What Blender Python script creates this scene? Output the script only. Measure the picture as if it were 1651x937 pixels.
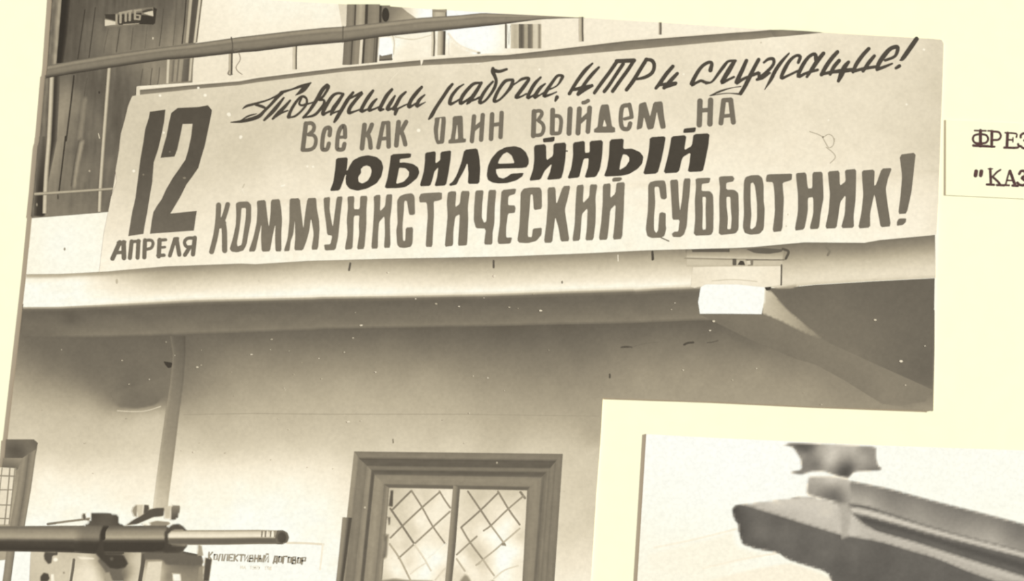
# A page of a photograph album seen from straight above: two black-and-white prints and a typed
# caption slip stuck on cream paper.  The prints ARE flat things (silver prints on stiff card), so
# each is a sheet of its real thickness, and what it pictures is built in ink-thin meshes on it.
# The tones of those meshes are the tones of the print itself (they stay put whatever the lamp does).
import bpy, math
import numpy as np
from mathutils.geometry import delaunay_2d_cdt
from mathutils import Vector

for o in list(bpy.data.objects):
    bpy.data.objects.remove(o, do_unlink=True)
scn = bpy.context.scene
COL = scn.collection

# ------------------------------------------------------------------ camera, light, exposure
MM = 0.0002                      # one unit of the page measure = 0.2 mm
PW, PH = 1651.0, 937.0           # the part of the page in view, in page measure


def P(x, y):                     # page measure (right, down) -> metres on the page
    return ((x - PW / 2) * MM, (PH / 2 - y) * MM)


cam_d = bpy.data.cameras.new('camera')
cam = bpy.data.objects.new('camera', cam_d)
COL.objects.link(cam)
cam_d.lens = 50
cam_d.sensor_width = 36
DIST = PW * MM * 50 / 36
cam.location = (0, 0, DIST + 0.0006)
cam_d.clip_start = 0.01
cam_d.dof.use_dof = True         # the copy camera is not quite in focus
cam_d.dof.focus_distance = DIST - 0.011
cam_d.dof.aperture_fstop = 2.8
scn.camera = cam

world = bpy.data.worlds.new('room_light')
scn.world = world
world.use_nodes = True
bg = world.node_tree.nodes['Background']
bg.inputs[0].default_value = (0.50, 0.42, 0.43, 1)
bg.inputs[1].default_value = 1.0

EL = math.radians(17)
sun_d = bpy.data.lights.new('window_sun', 'SUN')
sun = bpy.data.objects.new('window_sun', sun_d)
COL.objects.link(sun)
sun_d.angle = math.radians(1.2)
sun_d.color = (0.90, 1.0, 0.99)
sun_d.energy = 0.78 * math.pi / math.sin(EL)
AZ = math.radians(13)
sv = Vector((math.cos(EL) * math.cos(AZ), math.cos(EL) * math.sin(AZ), math.sin(EL)))
sun.rotation_euler = sv.to_track_quat('Z', 'Y').to_euler()
sun.location = sv * 2

scn.view_settings.view_transform = 'Standard'
scn.view_settings.look = 'None'
scn.view_settings.exposure = 0.0
scn.view_settings.gamma = 1.0
scn.view_settings.use_curve_mapping = False
LIGHT = 1.2                      # light falling on the page (reflected radiance of a white sheet)

# ------------------------------------------------------------------ tones
LUT = [(0, 5, 4, 2), (60, 66, 60, 50), (75, 82, 75, 63), (105, 112, 104, 89), (120, 128, 119, 101),
       (150, 158, 147, 124), (180, 190, 178, 151), (210, 221, 209, 181), (230, 243, 231, 204),
       (243, 254, 244, 219), (250, 255, 250, 228), (255, 255, 254, 238), (262, 256, 256, 248)]
LUT = np.array(LUT, float)


def lin(c):
    c = np.asarray(c, float) / 255.0
    return np.where(c <= 0.04045, c / 12.92, ((c + 0.055) / 1.055) ** 2.4)


def ink_rgb(g):
    g = np.clip(np.asarray(g, float), 0, 262)
    return np.stack([lin(np.interp(g, LUT[:, 0], LUT[:, k])) for k in (1, 2, 3)], -1) / LIGHT


def vnoise(x, y, sx, sy, seed=0):
    x = np.asarray(x, float) / sx
    y = np.asarray(y, float) / sy
    xi, yi = np.floor(x), np.floor(y)
    fx, fy = x - xi, y - yi
    fx, fy = fx * fx * (3 - 2 * fx), fy * fy * (3 - 2 * fy)

    def h(a, b):
        v = np.sin(a * 127.1 + b * 311.7 + seed * 74.7) * 43758.5453
        return v - np.floor(v)
    return ((h(xi, yi) * (1 - fx) + h(xi + 1, yi) * fx) * (1 - fy)
            + (h(xi, yi + 1) * (1 - fx) + h(xi + 1, yi + 1) * fx) * fy) * 2 - 1


def field(ctrl, soft=14.0, p=1.6, mott=3.0):
    """smooth tone field through the given (x, y, tone) points"""
    c = np.array(ctrl, float)
    n = len(c)
    sc = 100.0
    r0 = (soft / sc) ** 2

    def phi(d2):
        return np.sqrt(d2 / sc ** 2 + r0)
    d2 = (c[:, None, 0] - c[None, :, 0]) ** 2 + (c[:, None, 1] - c[None, :, 1]) ** 2
    M = np.zeros((n + 1, n + 1))
    M[:n, :n] = phi(d2) - np.eye(n) * 0.02
    M[:n, n] = M[n, :n] = 1
    w = np.linalg.lstsq(M, np.r_[c[:, 2], 0], rcond=1e-10)[0]
    lo, hi = c[:, 2].min() - 4, c[:, 2].max() + 4

    def f(x, y):
        e2 = (x[:, None] - c[None, :, 0]) ** 2 + (y[:, None] - c[None, :, 1]) ** 2
        g = np.clip(phi(e2) @ w[:n] + w[n], lo, hi)
        return g + mott * (vnoise(x, y, 26, 26, 1) + 0.6 * vnoise(x, y, 9, 9, 2))
    return f


# ------------------------------------------------------------------ measuring tiles
TILES = {}


def tile(name, x0, y0, s):
    TILES[name] = (x0, y0, s)


for i in range(4):
    tile('U%d' % (i + 1), 400 * i, 0, 4.1275)
    tile('M%d' % (i + 1), 400 * i, 220, 4.1275)
tile('L1', 0, 710, 4.1275); tile('L2', 380, 710, 4.1275); tile('L3', 700, 710, 4.1275)
tile('R1', 1000, 620, 2.536); tile('B1', 0, 430, 3.175); tile('B2', 500, 430, 3.175)
tile('B3', 1000, 380, 3.175); tile('C1', 1450, 160, 5.204)
for n, x, y in (('S1', 360, 110), ('S2', 560, 110), ('S3', 680, 80), ('S4', 900, 80), ('S5', 1080, 50),
                ('S6', 1260, 50), ('T1', 470, 160), ('T2', 690, 160), ('T3', 840, 150), ('T4', 960, 160),
                ('T5', 520, 200), ('T6', 740, 200), ('T7', 920, 190), ('K1', 160, 150), ('K2', 160, 284),
                ('K3', 330, 290), ('K4', 540, 290), ('K5', 750, 280), ('K6', 920, 270), ('K7', 1030, 265),
                ('K8', 1240, 240)):
    tile(n, x, y, 6.879)
tile('D1', 160, 0, 16.44); tile('N1', 320, 860, 7.862)
tile('W1', 560, 720, 9.172); tile('W2', 560, 835, 9.172); tile('W3', 730, 720, 9.172); tile('W4', 730, 835, 9.172)
tile('G1', 0, 800, 8.255); tile('G2', 160, 800, 8.255); tile('PG', 0, 0, 1.0)


def q(t, s):
    """numbers read off one tile -> page measure; several tiles may follow each other: 'K1: .. K2: ..'"""
    out = []
    cur = t
    num = []
    for tok in s.split():
        if tok.endswith(':'):
            cur = tok[:-1]
            continue
        num.append(float(tok))
        if len(num) == 2:
            x0, y0, k = TILES[cur]
            out.append((x0 + num[0] / k, y0 + num[1] / k))
            num = []
    return out


def qw(t, s):
    x0, y0, k = TILES[t]
    v = [float(a) for a in s.replace(',', ' ').split()]
    return [(x0 + v[i] / k, y0 + v[i + 1] / k, v[i + 2] / k) for i in range(0, len(v), 3)]


# ------------------------------------------------------------------ materials
def print_material(name):
    m = bpy.data.materials.new(name)
    m.use_nodes = True
    nt = m.node_tree
    nd = nt.nodes
    pr = nd['Principled BSDF']
    pr.inputs['Roughness'].default_value = 0.55
    pr.inputs['Specular IOR Level'].default_value = 0.12
    at = nd.new('ShaderNodeAttribute')
    at.attribute_name = 'ink'
    tc = nd.new('ShaderNodeTexCoord')
    no = nd.new('ShaderNodeTexNoise')
    no.inputs['Scale'].default_value = 900
    no.inputs['Detail'].default_value = 2.0
    nt.links.new(tc.outputs['Object'], no.inputs['Vector'])
    mr = nd.new('ShaderNodeMapRange')
    mr.inputs['From Min'].default_value = 0.25
    mr.inputs['From Max'].default_value = 0.75
    mr.inputs['To Min'].default_value = 0.945
    mr.inputs['To Max'].default_value = 1.055
    nt.links.new(no.outputs['Fac'], mr.inputs['Value'])
    mx = nd.new('ShaderNodeVectorMath')
    mx.operation = 'SCALE'
    nt.links.new(at.outputs['Color'], mx.inputs[0])
    nt.links.new(mr.outputs['Result'], mx.inputs['Scale'])
    nt.links.new(mx.outputs['Vector'], pr.inputs['Base Color'])
    return m


INK = print_material('silver_print_ink')


def paper_material(name, rgb, amp, scale):
    m = bpy.data.materials.new(name)
    m.use_nodes = True
    nt = m.node_tree
    nd = nt.nodes
    pr = nd['Principled BSDF']
    pr.inputs['Roughness'].default_value = 0.8
    pr.inputs['Specular IOR Level'].default_value = 0.1
    tc = nd.new('ShaderNodeTexCoord')
    no = nd.new('ShaderNodeTexNoise')
    no.inputs['Scale'].default_value = scale
    no.inputs['Detail'].default_value = 4.0
    nt.links.new(tc.outputs['Object'], no.inputs['Vector'])
    cr = nd.new('ShaderNodeValToRGB')
    a = [c * (1 - amp) for c in rgb]
    b = [min(0.95, c * (1 + amp)) for c in rgb]
    cr.color_ramp.elements[0].position = 0.3
    cr.color_ramp.elements[1].position = 0.7
    cr.color_ramp.elements[0].color = (*a, 1)
    cr.color_ramp.elements[1].color = (*b, 1)
    nt.links.new(no.outputs['Fac'], cr.inputs['Fac'])
    nt.links.new(cr.outputs['Color'], pr.inputs['Base Color'])
    return m


PAGE = paper_material('cream_album_paper', (0.885, 0.875, 0.602), 0.012, 160)
CARD = paper_material('print_card_edge', (0.62, 0.47, 0.36), 0.05, 400)
SHEET = paper_material('print_white_border', tuple(ink_rgb(251)), 0.01, 300)
SLIP = paper_material('caption_slip_paper', (0.885, 0.87, 0.595), 0.012, 200)
TYPE = paper_material('typewriter_ink', tuple(lin((92, 66, 62)) / LIGHT), 0.35, 1500)

# ------------------------------------------------------------------ mesh building
DZ = 0.45e-6


def chaikin(pts, r=0.2, n=1):
    pts = [tuple(p) for p in pts]
    for _ in range(n):
        o = []
        for i in range(len(pts)):
            a, b = pts[i], pts[(i + 1) % len(pts)]
            o.append((a[0] * (1 - r) + b[0] * r, a[1] * (1 - r) + b[1] * r))
            o.append((a[0] * r + b[0] * (1 - r), a[1] * r + b[1] * (1 - r)))
        pts = o
    return pts


def catmull(pts, n=4):
    a = np.array(pts, float)
    if len(a) < 3:
        return a
    pad = np.vstack([2 * a[0] - a[1], a, 2 * a[-1] - a[-2]])
    out = []
    for i in range(1, len(pad) - 2):
        p0, p1, p2, p3 = pad[i - 1], pad[i], pad[i + 1], pad[i + 2]
        for t in np.linspace(0, 1, n, endpoint=False):
            out.append(0.5 * (2 * p1 + (p2 - p0) * t + (2 * p0 - 5 * p1 + 4 * p2 - p3) * t * t
                              + (3 * p1 - p0 - 3 * p2 + p3) * t ** 3))
    out.append(a[-1])
    return np.array(out)


def resample(pts, n):
    a = np.array(pts, float)
    d = np.r_[0, np.cumsum(np.hypot(*np.diff(a[:, :2], axis=0).T))]
    s = np.linspace(0, d[-1], n)
    return np.stack([np.interp(s, d, a[:, k]) for k in range(a.shape[1])], -1)


def seg_dist(px, py, loops):
    best = np.full(px.shape, 1e9)
    for lp in loops:
        for i in range(len(lp)):
            (ax, ay), (bx, by) = lp[i], lp[(i + 1) % len(lp)]
            dx, dy = bx - ax, by - ay
            l2 = dx * dx + dy * dy + 1e-9
            t = np.clip(((px - ax) * dx + (py - ay) * dy) / l2, 0, 1)
            best = np.minimum(best, np.hypot(px - ax - t * dx, py - ay - t * dy))
    return best


def inside(px, py, loops):
    ins = np.zeros(px.shape, bool)
    for lp in loops:
        for i in range(len(lp)):
            (ax, ay), (bx, by) = lp[i], lp[(i + 1) % len(lp)]
            c = ((ay > py) != (by > py))
            with np.errstate(divide='ignore', invalid='ignore'):
                xx = (bx - ax) * (py - ay) / (by - ay + 1e-12) + ax
            ins ^= c & (px < xx)
    return ins


BUF = np.full((1040, 1780), 250.0)    # tones printed so far, one cell per page unit


def note_tone(xy, faces, g):
    A = np.array(xy, float) + 40.0
    H, Wd = BUF.shape
    for f in faces:
        for j in range(1, len(f) - 1):
            i0, i1, i2 = f[0], f[j], f[j + 1]
            (x0, y0), (x1, y1), (x2, y2) = A[i0], A[i1], A[i2]
            xa, xb = max(0, math.ceil(min(x0, x1, x2))), min(Wd - 1, math.floor(max(x0, x1, x2)))
            ya, yb = max(0, math.ceil(min(y0, y1, y2))), min(H - 1, math.floor(max(y0, y1, y2)))
            if xa > xb or ya > yb:
                continue
            d = (y1 - y2) * (x0 - x2) + (x2 - x1) * (y0 - y2)
            if abs(d) < 1e-9:
                continue
            X, Y = np.arange(xa, xb + 1)[None, :], np.arange(ya, yb + 1)[:, None]
            u = ((y1 - y2) * (X - x2) + (x2 - x1) * (Y - y2)) / d
            v = ((y2 - y0) * (X - x2) + (x0 - x2) * (Y - y2)) / d
            w = 1 - u - v
            m = (u >= -1e-6) & (v >= -1e-6) & (w >= -1e-6)
            if m.any():
                b = BUF[ya:yb + 1, xa:xb + 1]
                b[m] = (u * g[i0] + v * g[i1] + w * g[i2])[m]


class Ink:
    """one printed patch: a mesh with the tone of the print in its colour attribute"""

    def __init__(self, level=0, base=0.0, cool=0.0):
        self.cool = cool                           # how neutral the grey of the print is
        self.v, self.f, self.c = [], [], []
        self.lv = level
        self.base = base
        self.hold = False

    def _add(self, xy, faces, g, alpha=None, ramp=None):
        n0 = len(self.v)
        g = np.array(np.broadcast_to(np.asarray(g, float), (len(xy),)))
        if alpha is not None:                      # soft focus edge: runs over into the tone printed next to it
            A = np.array(xy)
            fx = np.clip(A[:, 0] + 40, 0, BUF.shape[1] - 1.01)
            fy = np.clip(A[:, 1] + 40, 0, BUF.shape[0] - 1.01)
            ix, iy = fx.astype(int), fy.astype(int)
            u, v = fx - ix, fy - iy
            und = (BUF[iy, ix] * (1 - u) + BUF[iy, ix + 1] * u) * (1 - v) + (BUF[iy + 1, ix] * (1 - u) + BUF[iy + 1, ix + 1] * u) * v
            g = und * (1 - alpha) + g * alpha
        if self.lv < 140:
            note_tone(xy, faces, g)
        z = self.base + self.lv * DZ
        for i, (x, y) in enumerate(xy):
            X, Y = P(x, y)
            self.v.append((X, Y, z if ramp is None else z + ramp[i]))
        self.f += [tuple(n0 + i for i in f) for f in faces]
        rgb = ink_rgb(g)
        grey = rgb.mean(1, keepdims=True) * np.array([[1.06, 1.0, 0.90]])
        cw = self.cool * np.clip((245 - g) / 40, 0, 1)[:, None]
        rgb = rgb * (1 - cw) + grey * cw
        self.c.append(np.concatenate([rgb, np.ones((len(xy), 1))], 1))
        self.lv += 0.5 if self.hold else 1.0

    def poly(self, pts, g, holes=(), step=None, feather=0.0, smooth=0):
        loops = [list(pts)] + [list(h) for h in holes]
        if feather and len(pts) > 4 and not smooth:
            smooth = 1
        if smooth:
            loops = [chaikin(l, 0.13, smooth) for l in loops]
        if feather and not step:
            step = max(1.5, feather * 0.6)
        if step:                                   # finer outline and inner points
            nl = []
            for lp in loops:
                o = []
                for i in range(len(lp)):
                    a, b = np.array(lp[i]), np.array(lp[(i + 1) % len(lp)])
                    k = max(1, int(np.hypot(*(b - a)) / step))
                    o += [tuple(a + (b - a) * t) for t in np.arange(k) / k]
                nl.append(o)
            loops2 = nl
        else:
            loops2 = loops
        verts, edges = [], []
        for lp in loops2:
            n0 = len(verts)
            verts += [Vector((p[0], p[1])) for p in lp]
            edges += [(n0 + i, n0 + (i + 1) % len(lp)) for i in range(len(lp))]
        if step:
            a = np.array(loops[0])
            gx, gy = np.meshgrid(np.arange(a[:, 0].min(), a[:, 0].max() + step, step),
                                 np.arange(a[:, 1].min(), a[:, 1].max() + step, step))
            gx, gy = gx.ravel(), gy.ravel()
            ok = inside(gx, gy, loops)
            gx, gy = gx[ok], gy[ok]
            ok = seg_dist(gx, gy, loops) > step * 0.45
            verts += [Vector((x, y)) for x, y in zip(gx[ok], gy[ok])]
        r = delaunay_2d_cdt(verts, edges, [], 1, 1e-5)
        xy = [(p.x, p.y) for p in r[0]]
        A = np.array(xy)
        F = np.array([tuple(f)[:3] for f in r[2]])
        C = A[F].mean(1)
        keep = inside(C[:, 0], C[:, 1], loops2)
        tris = [tuple(int(i) for i in f) for f in F[keep]]
        X = np.array([p[0] for p in xy])
        Y = np.array([p[1] for p in xy])
        gg = g(X, Y) if callable(g) else g
        al = None
        if feather:
            t = np.clip(seg_dist(X, Y, loops) / feather, 0, 1)
            al = t * t * (3 - 2 * t)
        self._add(xy, tris, gg, al)
        return self

    def ribbon(self, a, b, prof, n=40, extra=None):
        """strip between two lines; prof = [(t across, tone) ...] or f(s, t)"""
        A, B = resample(a, n), resample(b, n)
        if callable(prof):
            ts = np.linspace(0, 1, 13)
        else:
            pr = np.array(prof, float)
            ts = np.unique(np.r_[pr[:, 0], np.linspace(0, 1, 9)])
        m = len(ts)
        S, T = np.meshgrid(np.linspace(0, 1, n), ts, indexing='ij')
        X = A[:, None, 0] * (1 - T) + B[:, None, 0] * T
        Y = A[:, None, 1] * (1 - T) + B[:, None, 1] * T
        G = prof(S, T) if callable(prof) else np.interp(T, pr[:, 0], pr[:, 1])
        if extra is not None:
            G = G + extra(X, Y)
        fs = [(i * m + j, (i + 1) * m + j, (i + 1) * m + j + 1, i * m + j + 1)
              for i in range(n - 1) for j in range(m - 1)]
        self._add(list(zip(X.ravel(), Y.ravel())), fs, G.ravel())
        return self

    def stroke(self, pts, g, w=None, sm=4, climb=0.0):
        """brush stroke through (x, y, width) points, round ended"""
        a = np.array(pts, float)
        if w is not None:
            a = np.concatenate([a[:, :2], np.full((len(a), 1), float(w))], 1)
        if len(a) > 2 and sm > 1:
            a = catmull(a, sm)
        a[:, 2] = np.maximum(a[:, 2], 0.25)
        d = np.gradient(a[:, :2], axis=0)
        d /= np.hypot(d[:, 0], d[:, 1])[:, None] + 1e-9
        nrm = np.stack([-d[:, 1], d[:, 0]], -1)
        h = a[:, 2:3] / 2
        Lp, Rp = a[:, :2] + nrm * h, a[:, :2] - nrm * h
        n = len(a)
        xy = [tuple(p) for p in Lp] + [tuple(p) for p in Rp]
        fs = [(i, i + 1, n + i + 1, n + i) for i in range(n - 1)]
        rise = list(np.linspace(0, climb * DZ, n)) * 2       # later paint lies over earlier paint
        for end, sg in ((0, -1), (n - 1, 1)):      # round caps
            c = a[end, :2]
            r = a[end, 2] / 2
            k0 = len(xy)
            ang = math.atan2(d[end, 1] * sg, d[end, 0] * sg)
            m = 6
            xy.append(tuple(c))
            for i in range(m + 1):
                t = ang - math.pi / 2 + math.pi * i / m
                xy.append((c[0] + r * math.cos(t), c[1] + r * math.sin(t)))
            fs += [(k0, k0 + 1 + i, k0 + 2 + i) for i in range(m)]
            rise += [rise[end]] * (m + 2)
        X = np.array([p[0] for p in xy])
        Y = np.array([p[1] for p in xy])
        self._add(xy, fs, g(X, Y) if callable(g) else g, ramp=rise)
        return self

    def blob(self, x, y, rx, ry, g, feather=0.0, n=20):
        pts = [(x + rx * math.cos(2 * math.pi * i / n), y + ry * math.sin(2 * math.pi * i / n)) for i in range(n)]
        return self.poly(pts, g, feather=feather)

    def build(self, name, parent, label=None):
        me = bpy.data.meshes.new(name)
        # all faces look up from the page
        V = np.array(self.v)
        fs = []
        for f in self.f:
            p = V[list(f)]
            ar = sum(p[i, 0] * p[(i + 1) % len(f), 1] - p[(i + 1) % len(f), 0] * p[i, 1] for i in range(len(f)))
            fs.append(f if ar > 0 else f[::-1])
        me.from_pydata(self.v, [], fs)
        at = me.attributes.new('ink', 'FLOAT_COLOR', 'POINT')
        at.data.foreach_set('color', np.concatenate(self.c).astype(np.float32).ravel())
        me.materials.append(INK)
        o = bpy.data.objects.new(name, me)
        COL.objects.link(o)
        if parent:
            o.parent = parent
        if label:
            o['label'] = label
        return o


def sheet(name, outline, z0, z1, top, side):
    """a sheet of card of real thickness"""
    n = len(outline)
    v = [(*P(x, y), z0) for x, y in outline] + [(*P(x, y), z1) for x, y in outline]
    r = delaunay_2d_cdt([Vector(p) for p in outline], [(i, (i + 1) % n) for i in range(n)], [], 1, 1e-5)
    tri = [tuple(f) for f in r[2]]

    def up(f):
        p = [P(*outline[i]) for i in f]
        ar = sum(p[i][0] * p[(i + 1) % 3][1] - p[(i + 1) % 3][0] * p[i][1] for i in range(3))
        return f if ar > 0 else f[::-1]
    tri = [up(f) for f in tri]
    fs = [tuple(i + n for i in f) for f in tri] + [f[::-1] for f in tri]
    nt = len(tri)
    fs += [(i, (i + 1) % n, n + (i + 1) % n, n + i) for i in range(n)]
    me = bpy.data.meshes.new(name)
    me.from_pydata(v, [], fs)
    me.materials.append(top)
    me.materials.append(side)
    for i, p in enumerate(me.polygons):
        p.material_index = 0 if i < nt else 1
    import bmesh
    bm = bmesh.new()
    bm.from_mesh(me)
    bmesh.ops.recalc_face_normals(bm, faces=bm.faces)
    bm.to_mesh(me)
    bm.free()
    o = bpy.data.objects.new(name, me)
    COL.objects.link(o)
    return o


def tag(o, label, cat, group=None, kind=None):
    o['label'] = label
    o['category'] = cat
    if group:
        o['group'] = group
    if kind:
        o['kind'] = kind
    return o


# ================================================================== the album page
page = sheet('album_page', [(-420, -420), (2100, -420), (2100, 1400), (-420, 1400)], -0.0012, 0.0, PAGE, PAGE)
tag(page, 'cream album page that the photographs and the typed slip are stuck on', 'album page')

# ================================================================== the large photograph
H1 = 0.00055
EDGE1 = [(86, -60), (84, -10), (82, 20), (79, 60), (76, 105), (72, 140), (65, 227), (52, 341), (41.7, 447),
         (30, 550), (10, 725), (-16, 960), (951, 960), (953, 937), (961.6, 795), (968, 715), (972, 642),
         (1150, 648), (1315, 656), (1500, 663), (1505, 662), (1507.5, 560), (1509, 440), (1512, 341), (1516.5, 220),
         (1520, 121), (1521.5, 70), (1518, 64), (1500, 62.5), (1328, 53.5), (1200, 45), (1064, 36), (943, 28.5),
         (800, 20.5), (647, 11.5), (560, 7), (440, 0), (300, -9), (180, -30)]
photo = sheet('photograph', EDGE1, 0.0, H1, SHEET, CARD)
tag(photo, 'large black-and-white photograph of a slogan banner on a balcony, its lower right corner cut out', 'photograph', 'photographs stuck on the album page')


def inkp(level):
    return Ink(level, H1 + 2e-6)


def clip_left(x):                # keep clear of the trimmed left edge
    return x


def edge_left(y):
    e = EDGE1[:12]
    return float(np.interp(y, [p[1] for p in e], [p[0] for p in e]))


# ---- the pictured house wall, upper storey
wall_up = [(edge_left(y), y) for y in (-10, 20, 60, 105, 140, 227, 341, 400)] + \
          [(700, 400), (1513, 330), (1516.5, 220), (1520, 121), (1521.5, 70), (1518, 64), (1500, 62.5), (1328, 53.5),
           (1200, 45), (1064, 36), (943, 28.5), (800, 20.5), (647, 11.5), (560, 7), (440, 0), (300, -9)]
k = inkp(0)
k.poly(wall_up, field([(340, 20, 240), (400, 30, 246), (520, 20, 247), (540, 60, 240), (345, 100, 231), (430, 100, 232),
                       (530, 90, 234), (900, 60, 236), (1000, 50, 238), (1150, 50, 242), (1300, 60, 240)], mott=1.5), step=10)
k.build('upper_wall', photo, 'pale plastered wall of the upper storey behind the balcony')

# ---- balcony slab: white fascia under the banner
lip = q('B1', '118 206 300 205 600 191 1000 170 1600 157') + q('B2', '60 154 450 149 900 141 1300 126 1651 115') + \
    q('B3', '60 277 200 268 360 262 600 262 830 266 1000 250 1300 232 1615 216')
ban_bot = q('M1', '176 915 400 913 540 905 700 900 830 888 1100 865 1600 846') + \
    q('M2', '50 850 400 828 1000 812 1600 801') + q('M3', '50 799 600 778 1000 758 1600 742') + \
    q('M4', '60 736 400 705 800 708 900 690 1270 655')


def fascia(s, t):
    x = 41 + s * 1468
    mid = np.interp(t, [0, .08, .25, .5, .75, .88, .97, 1], [138, 150, 180, 212, 234, 250, 251, 225])
    left = np.interp(t, [0, .06, .16, .3, 1], [170, 165, 245, 254, 255])
    m2 = np.interp(t, [0, .1, .3, .5, .7, .9, 1], [165, 175, 205, 226, 246, 256, 240])
    right = np.interp(t, [0, .15, .3, .5, .7, .9, 1], [118, 135, 160, 195, 216, 226, 205])
    w1 = np.clip((260 - x) / 130, 0, 1)
    g = mid * (1 - w1) + left * w1
    w2 = np.clip(1 - abs(x - 520) / 220, 0, 1) * (1 - w1)
    g = g * (1 - w2) + m2 * w2
    w3 = np.clip((x - 1080) / 200, 0, 1)
    return g * (1 - w3) + right * w3


k = inkp(2)
k.ribbon(ban_bot, lip, fascia, n=160, extra=lambda X, Y: 2.5 * vnoise(X, Y, 14, 5, 5))
k.poly(q('M1', '214 535 480 522 600 515 730 503 730 600 710 720 690 830 680 900 540 908 400 915 178 917'),
       field([(60, 360, 250), (100, 400, 254), (160, 360, 249), (150, 420, 252), (60, 430, 250)], mott=1), step=8)
# stains, hooks and fittings on the fascia
for t, a, w, g in (('M2', '680 845 672 890', 14, 95), ('M2', '1634 828 1634 872', 14, 95), ('M3', '1040 765 1040 820', 14, 90),
                   ('M3', '810 790 812 830', 6, 235), ('B3', '1058 62 1072 80 1062 100', 12, 128), ('M3', '1265 745 1268 765', 14, 120)):
    k.stroke(q(t, a), g, w / TILES[t][2])
k.blob(*q('M1', '430 750')[0], 1.6, 2.6, 150)
k.blob(*q('B1', '598 75')[0], 2, 4, 190)
k.blob(*q('B2', '1290 80')[0], 1.4, 2.5, 120)
k.build('balcony_fascia', photo, 'white edge of the balcony slab below the banner')

k = inkp(30)
panel = q('B3', '372 162 600 155 820 152 828 250 740 265 600 250 440 250 380 268 360 262')
k.poly(panel, field([(1120, 440, 226), (1250, 440, 232), (1180, 455, 238)], mott=2), step=7)
k.ribbon(q('B3', '340 112 600 118 830 122'), q('B3', '340 158 600 158 830 156'),
         [(0, 150), (.25, 195), (.75, 200), (1, 185)], n=12)
k.ribbon(q('B3', '340 74 560 66 840 62'), q('B3', '340 112 600 118 830 122'), [(0, 130), (.5, 165), (1, 205)], n=12)
k.stroke(q('B3', '826 150 824 252'), 95, 2.6)
k.poly(q('B3', '365 70 470 66 560 68 560 84 370 84'), 92)
k.poly(q('B3', '640 68 720 62 835 70 825 84 760 94 690 90'), 98, smooth=1)
k.stroke(q('B3', '832 68 862 82 848 118'), 88, 4)
k.stroke(q('B3', '330 116 580 122'), 150, 1.6)
k.stroke(q('B3', '660 124 840 124'), 120, 1.8)
k.poly(q('B3', '575 118 595 118 595 152 575 152'), 95)
k.poly(q('B3', '600 150 614 128 632 130 640 152'), 70)
k.poly(q('B3', '640 120 682 122 680 152 655 154'), 130)
k.poly(q('B3', '645 130 665 128 668 148 652 150'), 215)
k.stroke(q('B3', '165 86 168 120'), 75, 3.6)
k.stroke(q('B3', '470 232 580 225 700 235'), 205, 1.4)
k.build('fascia_fitting', photo, 'small metal bracket and wire fixed on the white fascia above the beam end')

# ---- the wall and soffit under the balcony
wl = [(edge_left(y), y) for y in (490, 520, 550, 600, 650, 725, 800, 870, 945)] + \
    [(952, 945), (953, 937), (961.6, 795), (968, 715), (972, 642), (1150, 648), (1315, 656), (1500, 663), (1505, 662),
     (1507, 560), (1507, 500)]
wpts = []


def wp(t, s):
    x0, y0, kk = TILES[t]
    v = [float(a) for a in s.split()]
    for i in range(0, len(v), 3):
        wpts.append((x0 + v[i] / kk, y0 + v[i + 1] / kk, v[i + 2]))


wp('B1', '100 370 112 95 430 122 85 500 140 70 560 158 60 620 174 55 700 186 45 780 196 40 860 202 150 450 120 150 530 138 200 590 150 300 640 160'
         ' 220 370 110 250 450 114 280 530 126 400 400 108 400 480 112 420 560 120 450 620 132 450 690 168 600 400 106 600 500 112 600 600 117 600 680 116'
         ' 750 400 106 750 500 112 750 600 115 740 690 115 845 430 106 845 520 114 840 600 118 838 680 124'
         ' 300 750 190 450 760 188 600 770 186 720 760 188 810 750 190 300 850 200 450 850 198 600 860 200 780 860 202 150 750 194 150 850 204')
wp('B1', '1000 380 108 1200 370 108 1200 420 124 1200 500 140 1200 600 156 1200 700 174 1200 800 190 1200 900 200'
         ' 1500 370 110 1500 450 130 1500 550 154 1500 650 174 1500 750 186 1500 860 198')
wp('B2', '200 330 102 200 370 110 200 450 130 200 550 160 200 650 178 200 740 187 200 850 196 200 930 206'
         ' 600 330 100 600 380 112 600 450 128 600 550 160 600 650 174 600 750 184 600 900 200'
         ' 1000 320 96 1000 380 106 1000 450 122 1000 550 142 1000 650 160 1000 750 170 1000 900 190'
         ' 1400 320 98 1400 380 108 1400 450 120 1400 550 138 1400 650 154 1400 750 165 1440 900 180')
wp('B3', '100 480 104 100 540 116 100 640 140 100 740 156 100 820 160 400 480 104 400 560 122 400 650 142 400 760 156 400 840 158'
         ' 700 580 118 700 650 140 700 760 156 700 850 158 950 700 138 950 780 152 1100 840 150 1250 860 146')
wp('L1', '300 60 208 500 100 212 500 180 226 500 300 246 300 250 244 300 400 250 700 100 214 700 200 230 700 350 246'
         ' 950 80 210 950 200 232 950 350 244 1250 60 210 1250 130 226 1250 220 240 1250 400 248 1500 80 208 1500 160 230 1500 300 247'
         ' 500 500 252 1500 550 254 1300 800 254')
wp('L2', '150 30 206 150 100 220 150 180 238 150 300 249 400 40 208 400 130 224 400 220 242 400 350 251 600 100 222 600 250 240'
         ' 650 400 248 600 600 254 400 800 256 650 800 254 1000 30 208 1400 40 208')
wp('L3', '200 60 207 600 60 206 850 60 203 950 60 200 1060 60 200 900 150 203 1050 200 204 900 300 208 1030 400 206 900 500 212'
         ' 1020 600 212 880 650 216 1000 720 222 880 800 230 1000 850 234 850 920 238')
k = inkp(0)
k.poly(wl, field(wpts, soft=9, p=1.7, mott=2.4), step=6)
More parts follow.
